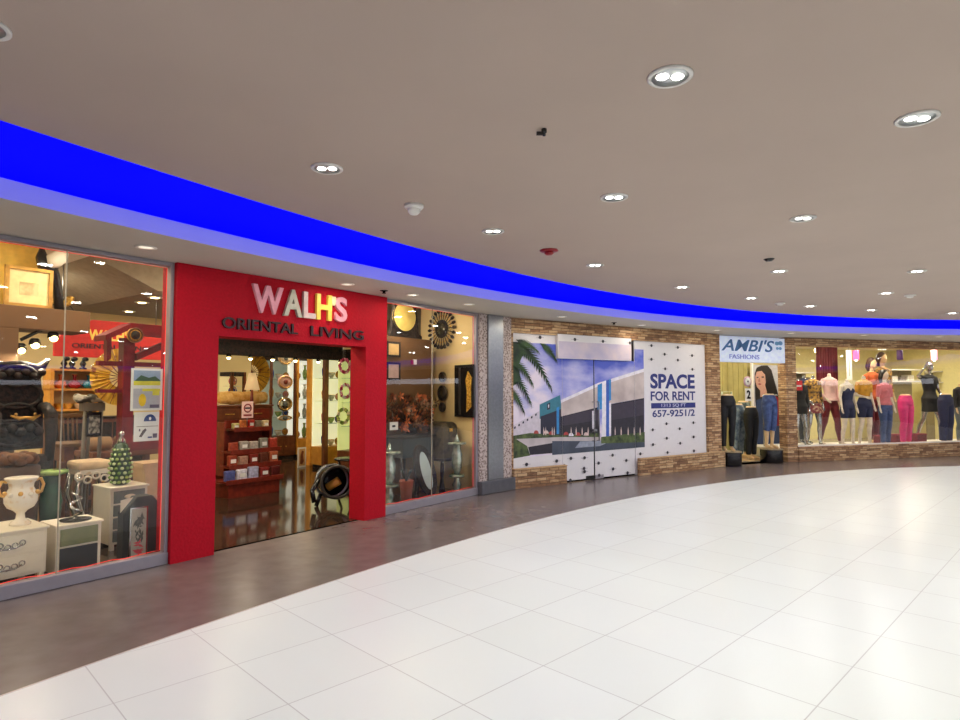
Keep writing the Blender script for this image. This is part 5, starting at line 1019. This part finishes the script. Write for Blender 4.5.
for k, (d, sa, sb, z) in enumerate(TZ):
    n = 5; o0 = A.s_(256, dK)
    for j in range(n):
        m = mat('packet %d %d' % (k, j), PCOL[k][j], .35, noise=.35, scale=25); w = (sb-sa)/n*.86; h = random.uniform(.13, .19) if k < 3 else random.uniform(.09, .14); s = o0+sa+(sb-sa)*(j+.5)/n
        o = thing('snack_packet', '%s snack packet, %s from the left on the %s rack tier' % (CN[k][j], ['first', 'second', 'third', 'fourth', 'fifth'][j], NM[k]), 'packet', A.P(s, d+.08, z-.014), A.ang, 'snack packets on the display rack')
        MB().prism([(-w/2, 0), (w/2, 0), (w/2*.92, h*.5), (w/2, h), (-w/2, h), (-w/2*.92, h*.5)], -.035, .035, m, (0, 0)).build('bag', o, bevel=.016); MB().box(-w*.28, w*.28, -.04, -.036, h*.3, h*.65, M_PAPER if (j+k) % 2 else m).build('printed_patch', o)
# chest with rolled fur
dH = 3.75; o = T('sideboard', 'brown wooden sideboard with drawer fronts behind display rack', 'cabinet', A, 244, dH, 0); X = lambda x: A.s_(x, dH)-A.s_(244, dH); zt = Z(A, 244, 405, dH); MB().box(X(214), X(272), 0, .6, .05, zt-.03, M_WOOD).build('carcass', o, bevel=.006); MB().box(X(213), X(273), -.03, .62, zt-.03, zt, M_WOOD).build('top', o, bevel=.004)
for sx in (X(216)+.03, X(270)-.03): MB().box(sx-.03, sx+.03, .02, .1, .001, .05, M_WOOD).build('foot', o)
for k, (xa, xb) in enumerate(((217, 242), (245, 270))): dr = MB().box(X(xa), X(xb), -.012, 0, zt-.24, zt-.07, M_WOOD if k == 0 else M_MAROON).build('drawer', o, bevel=.004); MB().tube([(X((xa+xb)/2)-.08, -.03, zt-.15), (X((xa+xb)/2)+.08, -.03, zt-.15)], .008, M_GOLD, 6).build('handle', dr)
o = T('rolled_rug', 'fluffy yellow rolled rug lying on the brown sideboard', 'rug', A, 243, dH+.42, zt+.122); L = X(268)-X(219); MB().lathe([(.07, -L/2), (.105, -L/2+.03), (.115, -L/4), (.105, 0), (.115, L/4), (.1, L/2-.02), (.06, L/2)], two_tone('yellow fur', (214, 156, 66), (246, 208, 130), 14, .9, lo=.3, hi=.7, bump=.5), axis='x', n=20, wob=.04, wn=7).build('roll', o); MB().torus((L/4, 0, 0), .002, .002, M_GOLD, 6, 4).build('tie', o)
o = T('no_smoking_sign', 'white card with red ring and crossed symbol above the display rack', 'sign', A, 248, dK+.42, 0); z0, z1 = Z(A, 248, 418, dK+.42), Z(A, 248, 401.5, dK+.42); w = Wd(A, 242.5, 254, dK+.42)/2; MB().box(-w, w, 0, .008, z0, z1, mat('pinkish card', (240, 206, 196), .5)).build('card', o, bevel=.003)
zc = z0+(z1-z0)*.6; MB().torus((0, -.003, zc), w*.6, .01, mat('sign ring red', (150, 50, 50), .5), 26, 6).build('ring', o); MB().box(-w*.45, w*.45, -.004, -.001, zc-.012, zc+.012, M_PDK).build('symbol', o); MB().box(-w*.7, w*.7, -.003, -.001, z0+.03, z0+.06, mat('sign ring red', (150, 50, 50))).build('caption_bar', o); MB().tube([(0, .01, z0-.12), (0, .01, z1)], .008, M_STEEL, 6).build('stand', o)
dF2 = 4.31; zf2 = Z(A, 252, 373, dF2); r = (Z(A, 252, 352, dF2)-Z(A, 252, 395, dF2))/2; o = fan('half open yellow fan above rolled rug in the doorway', A, 251, dF2, zf2, r, -PI*.36, PI*.5, M_FANY); MB().tube([(0, .02, 0), (0, .02, -zf2+zt+.001)], .012, M_DARK, 6).build('stand', o)
o = T('table_lamp', 'table lamp with pale cone shade in front of yellow fan', 'lamp', A, 252, dH+.1, zt+.002); zz = lambda y: Z(A, 252, y, dH+.1)-zt; MB().lathe([(.13, zz(390)), (.055, zz(373)), (.05, zz(373)), (.12, zz(390))], mat('lamp shade cream', (226, 200, 160), .7, emit=(230, 190, 130), es=.4), n=24).build('lamp_shade', o); MB().lathe([(.06, 0), (.06, .02), (.02, .03), (.03, .07), (.014, zz(390)+.04)], M_MAROON, n=16).build('base', o)
# glass display cabinets at the back
M_CABG = glass_mat('cabinet glass')
SHORT = {231: 'small cream cabinet', 271: 'dark framed cabinet', 297.5: 'pale green cabinet', 325: 'yellow green cabinet', 352: 'half hidden cabinet'}
def show_cab(label, px0, px1, ytop, d, ylow, glow, items, doors=1, body=M_OAK):
    o = T('display_cabinet', label, 'cabinet', A, (px0+px1)/2, d, 0, 0, 'lit glass cabinets along the back'); w = Wd(A, px0, px1, d); xm = (px0+px1)/2; zt = Z(A, xm, ytop, d); zl = Z(A, xm, ylow, d); D_ = .4
    MB().box(-w/2, w/2, 0, D_, .08, zl, body).build('base_cupboard', o, bevel=.005); MB().box(-w/2+.03, w/2-.03, .03, D_, .001, .08, M_DARK).build('plinth', o)
    for k in range(2): dr = MB().box(-w/2+.03+k*(w/2-.02), -.01+k*(w/2-.02), -.012, 0, .12, zl-.05, body).build('cupboard_door', o, bevel=.004); MB().sphere((-w/2+.03+k*(w/2-.02)+(.06 if k else w/2-.1), -.025, zl*.55), .015, M_GOLD, 8).build('knob', dr)
    for sx in (-1, 1): MB().box(sx*(w/2)-(.05 if sx > 0 else 0), sx*(w/2)+(.05 if sx < 0 else 0), 0, .05, zl, zt, body).build('post', o)
    MB().box(-w/2, w/2, 0, D_, zt-.08, zt, M_DARK).build('cornice', o, bevel=.006); MB().box(-w/2, w/2, D_-.02, D_, zl, zt-.08, glow).build('lit_back', o)
    MB().add([(-w/2+.05, .01, zl), (w/2-.05, .01, zl), (w/2-.05, .01, zt-.08), (-w/2+.05, .01, zt-.08)], [(0, 1, 2, 3)], M_CABG).build('glass_pane', o, fixn=False)
    n = 4
    for k in range(1, n): z = zl+(zt-.08-zl)*k/n; MB().box(-w/2+.05, w/2-.05, .06, D_-.03, z-.008, z, mat('glass shelf', (190, 205, 195), .2)).build('shelf', o)
    for k in range(n):
        z = zl+(zt-.08-zl)*k/n+.002
        for j in range(items):
            lx = -w/2+.05+(w-.1)*(j+.5)/items; ps = o.matrix_basis if False else None
            s = A.s_(xm, d)+lx; kind = (k*3+j+int(px0)) % 3; hz = (zt-zl)/n
            cn, cc = [('white', (232, 228, 216)), ('blue', (50, 84, 170)), ('green', (150, 186, 110)), ('rose', (206, 130, 140)), ('silver', (190, 194, 190)), ('amber', (214, 150, 60))][(k*2+j*5+int(px0)) % 6]
            m = mat('ware '+cn, cc, .25, noise=.25, scale=18); lab = '%s %s, %s on the %s shelf of %s' % (cn, ['plate', 'vase', 'bowl'][kind], ['left', 'middle', 'right'][j], ['bottom', 'second', 'third', 'top'][k], SHORT[px0])
            t = thing(['plate', 'vase', 'bowl'][kind], lab, ['plate', 'vase', 'bowl'][kind], A.P(s, d+.2, z), A.ang, 'wares in the lit glass cabinets')
            rr = min(.13, (w-.1)/items*.42)
            if kind == 0: MB().lathe([(rr, .0), (rr*.95, .015), (rr*.6, .02), (.001, .022)], m, c=(0, 0, rr+.002), axis='y', n=20).build('dish', t); MB().torus((0, -.0, rr+.002), rr*.7, .006, M_GOLD, 20, 5).build('painted_ring', t)
            elif kind == 1: H_ = hz*.72; MB().lathe([(rr*.35, 0), (rr*.6, H_*.2), (rr*.7, H_*.5), (rr*.3, H_*.75), (rr*.28, H_*.85), (rr*.45, H_)], m, n=16).build('body', t); MB().torus((0, 0, H_), rr*.42, .006, M_GOLD, 16, 5, axis='z').build('rim', t)
            else: MB().lathe([(rr*.4, 0), (rr*.4, .01), (rr*.8, .06), (rr, .12), (rr*.95, .12), (rr*.7, .06), (.001, .03)], m, n=18).build('body', t); MB().torus((0, 0, .12), rr*.97, .005, M_GOLD, 18, 5, axis='z').build('rim', t)
    return o
gl = lambda n, c, e=.9: mat('lit back '+n, c, .8, emit=c, es=e, noise=.25, scale=3)
show_cab('small cream lit cabinet left of the yellow fan', 231, 246, 372, 4.9, 415, gl('cream', (240, 214, 150), .6), 1, body=M_WOOD)
show_cab('dark framed cabinet left of the pale green one', 271, 296.5, 357, 6.6, 436, gl('grey', (150, 160, 140), .4), 3, body=M_WOOD)
show_cab('bright pale green cabinet left of the yellow post', 297.5, 322, 357, 6.6, 438, gl('pale', (240, 240, 220), .75), 3)
show_cab('bright yellow green cabinet beside red right column', 325, 350, 352, 4.3, 446, gl('ygreen', (236, 236, 190), .7), 3)
show_cab('brown cabinet hidden partly by the red right column', 352, 378, 350, 3.2, 450, gl('green', (226, 236, 150), .5), 1, body=M_WOOD)
for px, m, lab, d, w_ in [(313.5, M_OAK, 'golden wood post standing in the middle of the shop', 5.1, 9), (327, M_WOOD, 'brown wood post right of the golden post', 4.05, 6)]:
    o = T('wooden_post', lab, 'post', A, px, d, 0); w = Wd(A, px-w_/2, px+w_/2, d)*.62; yb = 3.24
    MB().box(-w/2, w/2, 0, w, .03, 2.86, m).build('shaft', o, bevel=.008); MB().box(-w/2-.02, w/2+.02, -.02, w+.02, .001, .06, m).build('foot', o)
o = T('track_light_beam', 'dark slatted ceiling beam with small warm spotlights across shop doorway', 'light track', A, 285, 3.2, 0); X = lambda x: A.s_(x, 3.2)-A.s_(285, 3.2)
zb_ = Z(A, 285, 357, 3.2)
for k in range(3): MB().box(X(216), X(360), .12*k, .12*k+.06, zb_+.03*k, zb_+.10+.03*k, M_DARK).build('slat', o)
MB().box(X(216), X(360), .5, .58, zb_+.02, 2.9, M_DARK).build('fascia', o)
for px in (228, 250, 272, 295, 318, 340): h = MB().lathe([(.02, .06), (.035, .04), (.04, 0)], M_BLACK, c=(X(px), 0, zb_-.05), n=12).build('lamp_head', o); MB().sphere((X(px), 0, zb_-.055), .03, M_WARM, 10).build('bulb', h)
for px, lab in [(303, 'framed figure picture leaning against golden post, left of it'), (320, 'white edged picture leaning on the right of golden post')]:
    o = T('leaning_picture', lab, 'picture', A, px, 4.95 if px < 310 else 5.35, 0); w = Wd(A, px-5, px+5, 5)*.8; h = Z(A, px, 447, 5.0); b = MB(); b.v = []; b.box(-w/2, w/2, 0, .02, .002, h, M_PAPER); b.build('frame', o); MB().box(-w/2+.03, w/2-.03, -.005, 0, .04, h-.03, mat('picture ground', (214, 170, 110), .6, noise=.15, scale=6)).build('painting', o)
    MB().prism([(-w*.25, h*.2), (0, h*.15), (w*.2, h*.3), (w*.1, h*.6), (w*.2, h*.8), (-w*.05, h*.85), (-w*.2, h*.6)], -.008, -.005, mat('painted figures', (130, 66, 40), .6, noise=.3)).build('painted_figure', o)
# black drum vessel
dD = .95; o = T('drum', 'large black drum lying on its side with open mouth facing the mall', 'drum', A, 338, dD, 0, -.45); r = .22; zc = Z(A, 336, 482, dD)
b = MB(); b.lathe([(r*.98, -.02), (r, 0), (r*1.0, .1), (r*.88, .5), (r*.8, .52), (.001, .52)], M_BLACK, c=(0, 0, zc), axis='y', n=36); b.f = [f for f in b.f if len(f) < 30]; b.m = b.m[:len(b.f)]; b.sm = b.sm[:len(b.f)]
b.build('shell', o, fixn=False); MB().torus((0, -.02, zc), r*.99, .022, mat('drum rim dark', (60, 56, 48), .3), 36, 8).build('rim', o)
MB().tube([(-.08, .2, zc-.1), (.06, .12, zc+.0)], .06, M_OAK, 10).build('wooden_pad', o); MB().torus((-.04, .12, zc), r*1.02, .02, M_STEEL, 30, 6).build('hoop', o)
for sx in (-1, 1): MB().tube([(sx*.2, .1, zc-r*.75), (sx*.26, .1, .01)], .03, M_BLACK, 8).build('leg', o)
MB().tube([(-r-.02, .05, zc+.05), (-r-.12, 0, zc-.1), (-r-.1, -.05, zc-.25)], .035, M_BLACK, 8).build('strap', o)
o = T('side_table', 'dark round side table with curved legs behind black drum', 'table', A, 352, 1.75, 0); zt = Z(A, 352, 458, 1.75); MB().lathe([(.26, zt-.025), (.27, zt-.01), (.26, zt)], M_BLACK, n=30).build('tabletop', o)
for k in range(4): a = PI/4+PI/2*k; MB().tube([(.2*math.cos(a), .2*math.sin(a), zt-.02), (.14*math.cos(a), .14*math.sin(a), zt*.5), (.23*math.cos(a), .23*math.sin(a), .01)], .02, M_BLACK, 8).build('leg', o)
# ------------------------------------------------------------------ right-hand window
dW = .95; o = T('partition_box', 'brown boxed partition in right shop window below the oval mirror', 'partition', A, 408, dW, 0); X = lambda x: A.s_(x, dW)-A.s_(408, dW); zt = Z(A, 415, 338.5, dW)
MB().box(X(384), X(431), 0, .45, .001, zt, M_BROWNP).build('box', o, bevel=.004); MB().box(X(410.5), X(412.5), -.02, 0, Z(A, 411, 364.5, dW), Z(A, 411, 360, dW), mr).build('red_button', o); MB().box(X(412.7), X(415.7), -.02, 0, Z(A, 414, 364.5, dW), Z(A, 414, 359.5, dW), M_PAPER).build('white_switch', o)
dm = dW+.12; o = T('oval_mirror', 'round gold mirror in dark stepped wooden frame standing on the brown box', 'mirror', A, 405, dm, zt+.001); X = lambda x: A.s_(x, dm)-A.s_(405, dm); zz = lambda y: Z(A, 405, y, dm)-zt
MB().prism([(X(390), 0), (X(422), 0), (X(422), .06), (X(419), .09), (X(416), zz(306)), (X(413), zz(301)), (X(395), zz(300)), (X(391), .09), (X(390), .06)], .0, .06, M_DARK).build('frame', o, bevel=.01)
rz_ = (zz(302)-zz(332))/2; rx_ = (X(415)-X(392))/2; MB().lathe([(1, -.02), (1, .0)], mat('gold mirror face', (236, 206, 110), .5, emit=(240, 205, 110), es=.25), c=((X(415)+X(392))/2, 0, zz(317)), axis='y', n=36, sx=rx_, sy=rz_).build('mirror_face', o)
MB().torus(((X(415)+X(392))/2, -.02, zz(317)), 1, .012, M_DARK, 36, 6, sx=rx_, sz=rz_).build('inner_rim', o)
for y0, y1, lab, c in [(342, 357, 'upper small dark framed picture on the brown box', (206, 168, 110)), (362.5, 380, 'lower small dark framed picture on the brown box', (190, 160, 150))]:
    o = T('framed_picture', lab, 'picture', A, 394, dW-.04, 0); X = lambda x: A.s_(x, dW-.04)-A.s_(394, dW-.04); z0, z1 = Z(A, 394, y1, dW), Z(A, 394, y0, dW); b = MB()
    for bx in ((X(387), X(400.5), z0, z0+.03), (X(387), X(400.5), z1-.03, z1), (X(387), X(387)+.03, z0, z1), (X(400.5)-.03, X(400.5), z0, z1)): b.box(bx[0], bx[1], 0, .03, bx[2], bx[3], M_DARK)
    b.build('frame', o); MB().box(X(387)+.03, X(400.5)-.03, .01, .02, z0+.03, z1-.03, mat('print '+lab[:5], c, .6, noise=.1)).build('print', o)
# side wall ornaments
def onR(name, label, cat, px, py, off=.03): s, z = R.hit(px, py, -off); return thing(name, label, cat, R.P(s, -off, z), R.ang)
o = onR('sunburst_mirror', 'large dark sunburst mirror high on the cream side wall', 'mirror', 442, 329); rr = (R.hit(442, 309)[1]-R.hit(442, 349)[1])/2
kx = max(.6, min(1.6, (R.s_(455.5)-R.s_(429))/(2*rr)))
MB().lathe([(rr*.45*kx, -.02), (rr*.45*kx, .0)], M_DARK, axis='y', n=32, sy=1/kx).build('frame', o); MB().lathe([(rr*.3*kx, -.03), (rr*.3*kx, -.02)], mat('dim mirror', (96, 92, 78), .2, .5), axis='y', n=28, sy=1/kx).build('mirror_face', o)
MB().torus((0, -.005, 0), rr*.66, .008, M_GOLD, 30, 5, sx=kx).build('inner_ring', o)
for k in range(24):
    a = 2*PI*k/24; c_, s_ = math.cos(a), math.sin(a); MB().tube([(rr*.45*c_*kx, -.01, rr*.45*s_), (rr*.78*c_*kx, -.01, rr*.78*s_), (rr*.9*c_*kx, -.012, rr*.9*s_), (rr*c_*kx, -.01, rr*s_)], [.005, .008, .03, .022], M_DARK, 6).build('ray', o)
o = onR('wall_ornament', 'wall ornament of three stacked dark discs on the cream side wall', 'ornament', 443, 392)
for y, r_ in ((377, .085), (393, .13), (407, .08)):
    z = R.hit(443, y)[1]-R.hit(443, 392)[1]; MB().lathe([(r_, -.03), (r_, 0)], mat('bronze disc', (74, 66, 52), .35, .6), c=(0, 0, z), axis='y', n=26).build('disc', o); MB().torus((0, -.03, z), r_*.8, .014, M_DARK, 24, 6).build('rim', o)
s0_, s1_ = R.s_(456), R.s_(474.5); o = onR('wall_hanging', 'dark panel with gold figure on side wall next to window edge', 'picture', 465, 391); w = (s1_-s0_)/2; zc = R.hit(465, 391)[1]; zt_, zb_ = R.hit(465, 365)[1]-zc, R.hit(465, 417)[1]-zc
MB().box(-w, w, -.03, .0, zb_, zt_, M_BLACK).build('panel', o, bevel=.004); MB().prism([(w*.35, zb_*.8), (w*.85, zb_*.6), (w*.8, 0), (w*.9, zt_*.5), (w*.5, zt_*.75), (w*.25, zt_*.4), (w*.4, 0)], -.04, -.03, M_GOLD).build('gold_figure', o)
MB().box(-w*.5, -w*.3, -.036, -.03, zb_*.9, zt_*.9, M_STEEL).build('vertical_strip', o)
# copper flowers
o = T('dried_arrangement', 'sprawling arrangement of copper coloured leaves and flowers in right window', 'flower arrangement', A, 412, .75, 0); X = lambda x: A.s_(x, .75)-A.s_(412, .75); zz = lambda y: Z(A, 412, y, .75); random.seed(21); zb_ = zz(432)
MB().lathe([(.08, zb_-.02), (.13, zb_+.06), (.1, zb_+.12)], M_DARK, n=16).build('pot', o)
M_COP = [two_tone('copper leaf', (60, 30, 18), (140, 78, 44), 20, .3, .5), two_tone('bronze leaf', (70, 46, 30), (150, 110, 76), 20, .3, .5), mat('bright copper', (190, 100, 50), .3, .5)]
for k in range(90):
    a = random.uniform(0, 2*PI); x = random.uniform(X(388), X(431)); z = zz(random.uniform(396, 428)+(abs(x)*8 if x > .1 else 0)); y = random.uniform(-.14, .14)
    b = MB(); b.tube([(0, 0, zb_+.1), (x*.5, y*.5, (z+zb_)/2+.03), (x, y, z)], .004, M_DARK, 5)
    for j in range(5): t = 2*PI*j/5+a; b.add([(x, y, z), (x+.05*math.cos(t-.4), y-.012, z+.05*math.sin(t-.4)), (x+.08*math.cos(t), y-.02, z+.08*math.sin(t)), (x+.05*math.cos(t+.4), y-.012, z+.05*math.sin(t+.4))], [(0, 1, 2, 3)], M_COP[k % 3])
    b.build('flower', o, fixn=False)
o = T('console_table', 'dark console table under the copper coloured arrangement', 'table', A, 411, .72, 0); w = Wd(A, 394, 427, .72); MB().box(-w/2, w/2, -.2, .2, zb_-.08, zb_-.035, M_DARK).build('tabletop', o, bevel=.005); MB().box(-w/2+.03, w/2-.03, -.16, .18, zb_-.36, zb_-.08, mat('grey green lacquer', (52, 60, 62), .3)).build('drawer_box', o, bevel=.004)
for sx in (-1, 1):
    for yy in (-.15, .16): MB().box(sx*(w/2-.05)-.025, sx*(w/2-.05)+.025, yy-.025, yy+.025, .001, zb_-.36, M_DARK).build('leg', o)
o = T('price_card', 'small white price card hanging at left of the dark console table', 'card', A, 394, .45, 0); z0, z1 = Z(A, 394, 430, .45), Z(A, 394, 422, .45); MB().box(-.075, .085, 0, .004, z0, z1, M_PAPER).build('card', o); MB().box(-.03, .03, -.003, -.0, z0+.04, z0+.07, M_PDK).build('printed_mark', o); MB().tube([(0, .004, z1), (.0, .03, z1+.14)], .002, M_STEEL, 4).build('string', o)
# trunk
o = T('trunk', 'dark domed trunk right of the copper arrangement', 'trunk', A, 442.5, .55, 0); X = lambda x: A.s_(x, .6)-A.s_(443.5, .6); zt = Z(A, 443.5, 421, .6); r = (X(449)-X(435))/2; zb_ = .55
MB().box(-r, r, -.17, .17, zb_, zt-r*.75, two_tone('old trunk leather', (48, 42, 30), (86, 74, 52), 10, .5)).build('chest', o, bevel=.01); MB().prism([(-r, zt-r*.75)]+[(r*math.cos(PI-PI*i/12), zt-r*.75+r*.75*math.sin(PI*i/12)) for i in range(1, 12)]+[(r, zt-r*.75)], -.17, .17, two_tone('old trunk leather', (48, 42, 30), (86, 74, 52))).build('lid', o, bevel=.006); MB().box(-.03, .03, -.185, -.17, zt-r*.9, zt-r*.6, M_GOLD).build('clasp', o)
o = T('stand', 'dark carved stand carrying the domed trunk', 'stand', A, 442.5, .55, 0); MB().box(-r-.015, r+.015, -.19, .19, zb_-.04, zb_-.001, M_DARK).build('top', o, bevel=.004)
for sx in (-1, 1):
    for yy in (-.15, .15): MB().tube([(sx*r, yy, zb_-.04), (sx*(r+.02), yy, .3), (sx*(r-.04), yy, .002)], [.03, .022, .03], M_DARK, 8).build('leg', o)
# tilted oval mirror
dO = .3; o = T('oval_mirror', 'leaning oval floor mirror in wide dark frame low in right window', 'mirror', A, 426.5, dO, 0); X = lambda x: A.s_(x, dO)-A.s_(426.5, dO); zz = lambda y: Z(A, 426.5, y, dO)
zc = (zz(456)+zz(495))/2; rz_ = (zz(456)-zz(495))/2; rx_ = .105; sh = .10
def oval(r1, r2, c, n=36, y=0): return [(c[0]+r1*math.cos(2*PI*i/n)-sh*math.sin(2*PI*i/n)*r2/rz_, c[1]+r2*math.sin(2*PI*i/n)) for i in range(n)]
zc = max(zc, rz_+.14)
MB().prism(oval(rx_+.11, rz_+.11, (0, zc)), .0, .04, M_DARK).build('frame', o, bevel=.01); MB().prism(oval(rx_, rz_, (0, zc)), -.006, .0, mat('painted mirror reflection', (206, 220, 220), .3, 0, noise=.02)).build('mirror_face', o); MB().tube([(0, .04, zc+.1), (.1, .32, .01)], .014, M_DARK, 6).build('strut', o)  # pale reflection of the floor is painted into the mirror face colour
# silver pedestals
def pedestal(label, px, d, yt, m, r=.15):
    o = T('glass_pedestal', label, 'pedestal', A, px, d, 0); zt = Z(A, px, yt, d)
    MB().lathe([(r*.8, .002), (r*.85, .04), (r*.35, .09), (r*.55, .16), (r*.3, .24), (r*.4, .28)], m, n=24, wob=.05, wn=8).build('base', o); MB().lathe([(r*.95, .28), (r, .30), (r*.9, .32)], m, n=28).build('lower_plate', o)
    MB().lathe([(r*.3, .32), (r*.6, .42), (r*.65, zt-.2), (r*.4, zt-.1), (r*.5, zt-.05)], m, n=20, wob=.1, wn=8).build('column', o); MB().lathe([(r*1.15, zt-.05), (r*1.2, zt-.03), (r*1.1, zt-.015)], m, n=28).build('upper_plate', o); MB().lathe([(.05, zt-.015), (.03, zt+.03), (.015, zt+.08), (.002, zt+.1)], m, n=14).build('finial', o)
M_GRS = two_tone('silver green glass', (96, 120, 104), (206, 220, 204), 9, .12, .6, lo=.35, hi=.65)
pedestal('silvery green two tier pedestal near right edge of window', 457, .2, 441, M_GRS, .125); pedestal('silvery pedestal half hidden beside the red column in right window', 390, .3, 450, M_GRS, .13)
o = T('flower_pot', 'terracotta pot with dark plant below dark console table', 'plant pot', A, 407, .3, 0); zt = Z(A, 407, 480, .3); MB().lathe([(.07, .002), (.085, zt*.6), (.1, zt-.02), (.1, zt), (.08, zt-.01)], mat('terracotta', (150, 74, 50), .7), n=20).build('pot', o)
for k in range(8): a = 2*PI*k/8; MB().tube([(0, 0, zt-.02), (.05*math.cos(a), .05*math.sin(a), zt+.1), (.1*math.cos(a), .1*math.sin(a), zt+.16)], [.012, .018, .003], mat('dark leaf', (26, 44, 34), .4), 6, 1, .4).build('leaf', o)

# ------------------------------------------------------------------ wreaths and round plates hung on the cabinets
def wreath(label, px, py, d, r, cols, n=16):
    o = T('wreath', label, 'wreath', A, px, d, Z(A, px, py, d)); MB().torus((0, 0, 0), r*.75, .012, M_PGR, 20, 6).build('hoop', o); MB().tube([(0, .004, r*.75), (0, .01, 3.24-Z(A, px, py, d))], .003, M_STEEL, 4).build('cord', o)
    for k in range(n):
        a = 2*PI*k/n; b = MB(); c = (r*.78*math.cos(a), -.01-.012*(k % 2), r*.78*math.sin(a))
        for j in range(5): t = 2*PI*j/5+k; b.sphere((c[0]+r*.14*math.cos(t), c[1], c[2]+r*.14*math.sin(t)), r*.12, mat('blossom %s' % (cols[k % len(cols)],), cols[k % len(cols)], .6), 6, 1, .5)
        b.build('blossom', o)
PINK = [(214, 96, 130), (236, 180, 190), (190, 50, 90)]; GRN = [(200, 214, 110), (240, 236, 190), (150, 180, 80)]
wreath('pink blossom wreath hanging highest before the yellow green cabinet', 344, 366, 3.0, .15, PINK); wreath('pink and white blossom wreath below the upper wreath', 345, 391, 3.0, .15, [PINK[1], PINK[2], (250, 240, 230)]); wreath('green and cream wreath hanging lowest before the yellow green cabinet', 343, 416, 3.0, .16, GRN)
for py, lab in ((352, 'cream ornamental plaque hung highest on dark framed cabinet'), (376, 'pink and cream round plaque in middle of dark framed cabinet'), (398, 'silver round plaque lower on dark framed cabinet'), (412, 'white fan-shaped ornament hung lowest on dark framed cabinet')):
    o = T('wall_plaque', lab, 'plaque', A, 285, 6.5, Z(A, 285, py+6, 6.5)); m = {352: mat('cream plaque', (226, 206, 176), .5), 376: mat('pinkish plaque', (216, 170, 160), .5), 398: M_SILV, 412: M_ICW}[py]
    MB().lathe([(.2, -.02), (.21, 0)], m, axis='y', n=24, sy=.8 if py != 412 else .3).build('plate', o); MB().torus((0, -.02, 0), .17, .014, M_WGOLD, 22, 5, sz=.8 if py != 412 else .3).build('border', o)
    MB().sphere((0, -.025, 0), .06, M_MAROON if py == 376 else M_GREY, 10, 1, .3).build('boss', o)
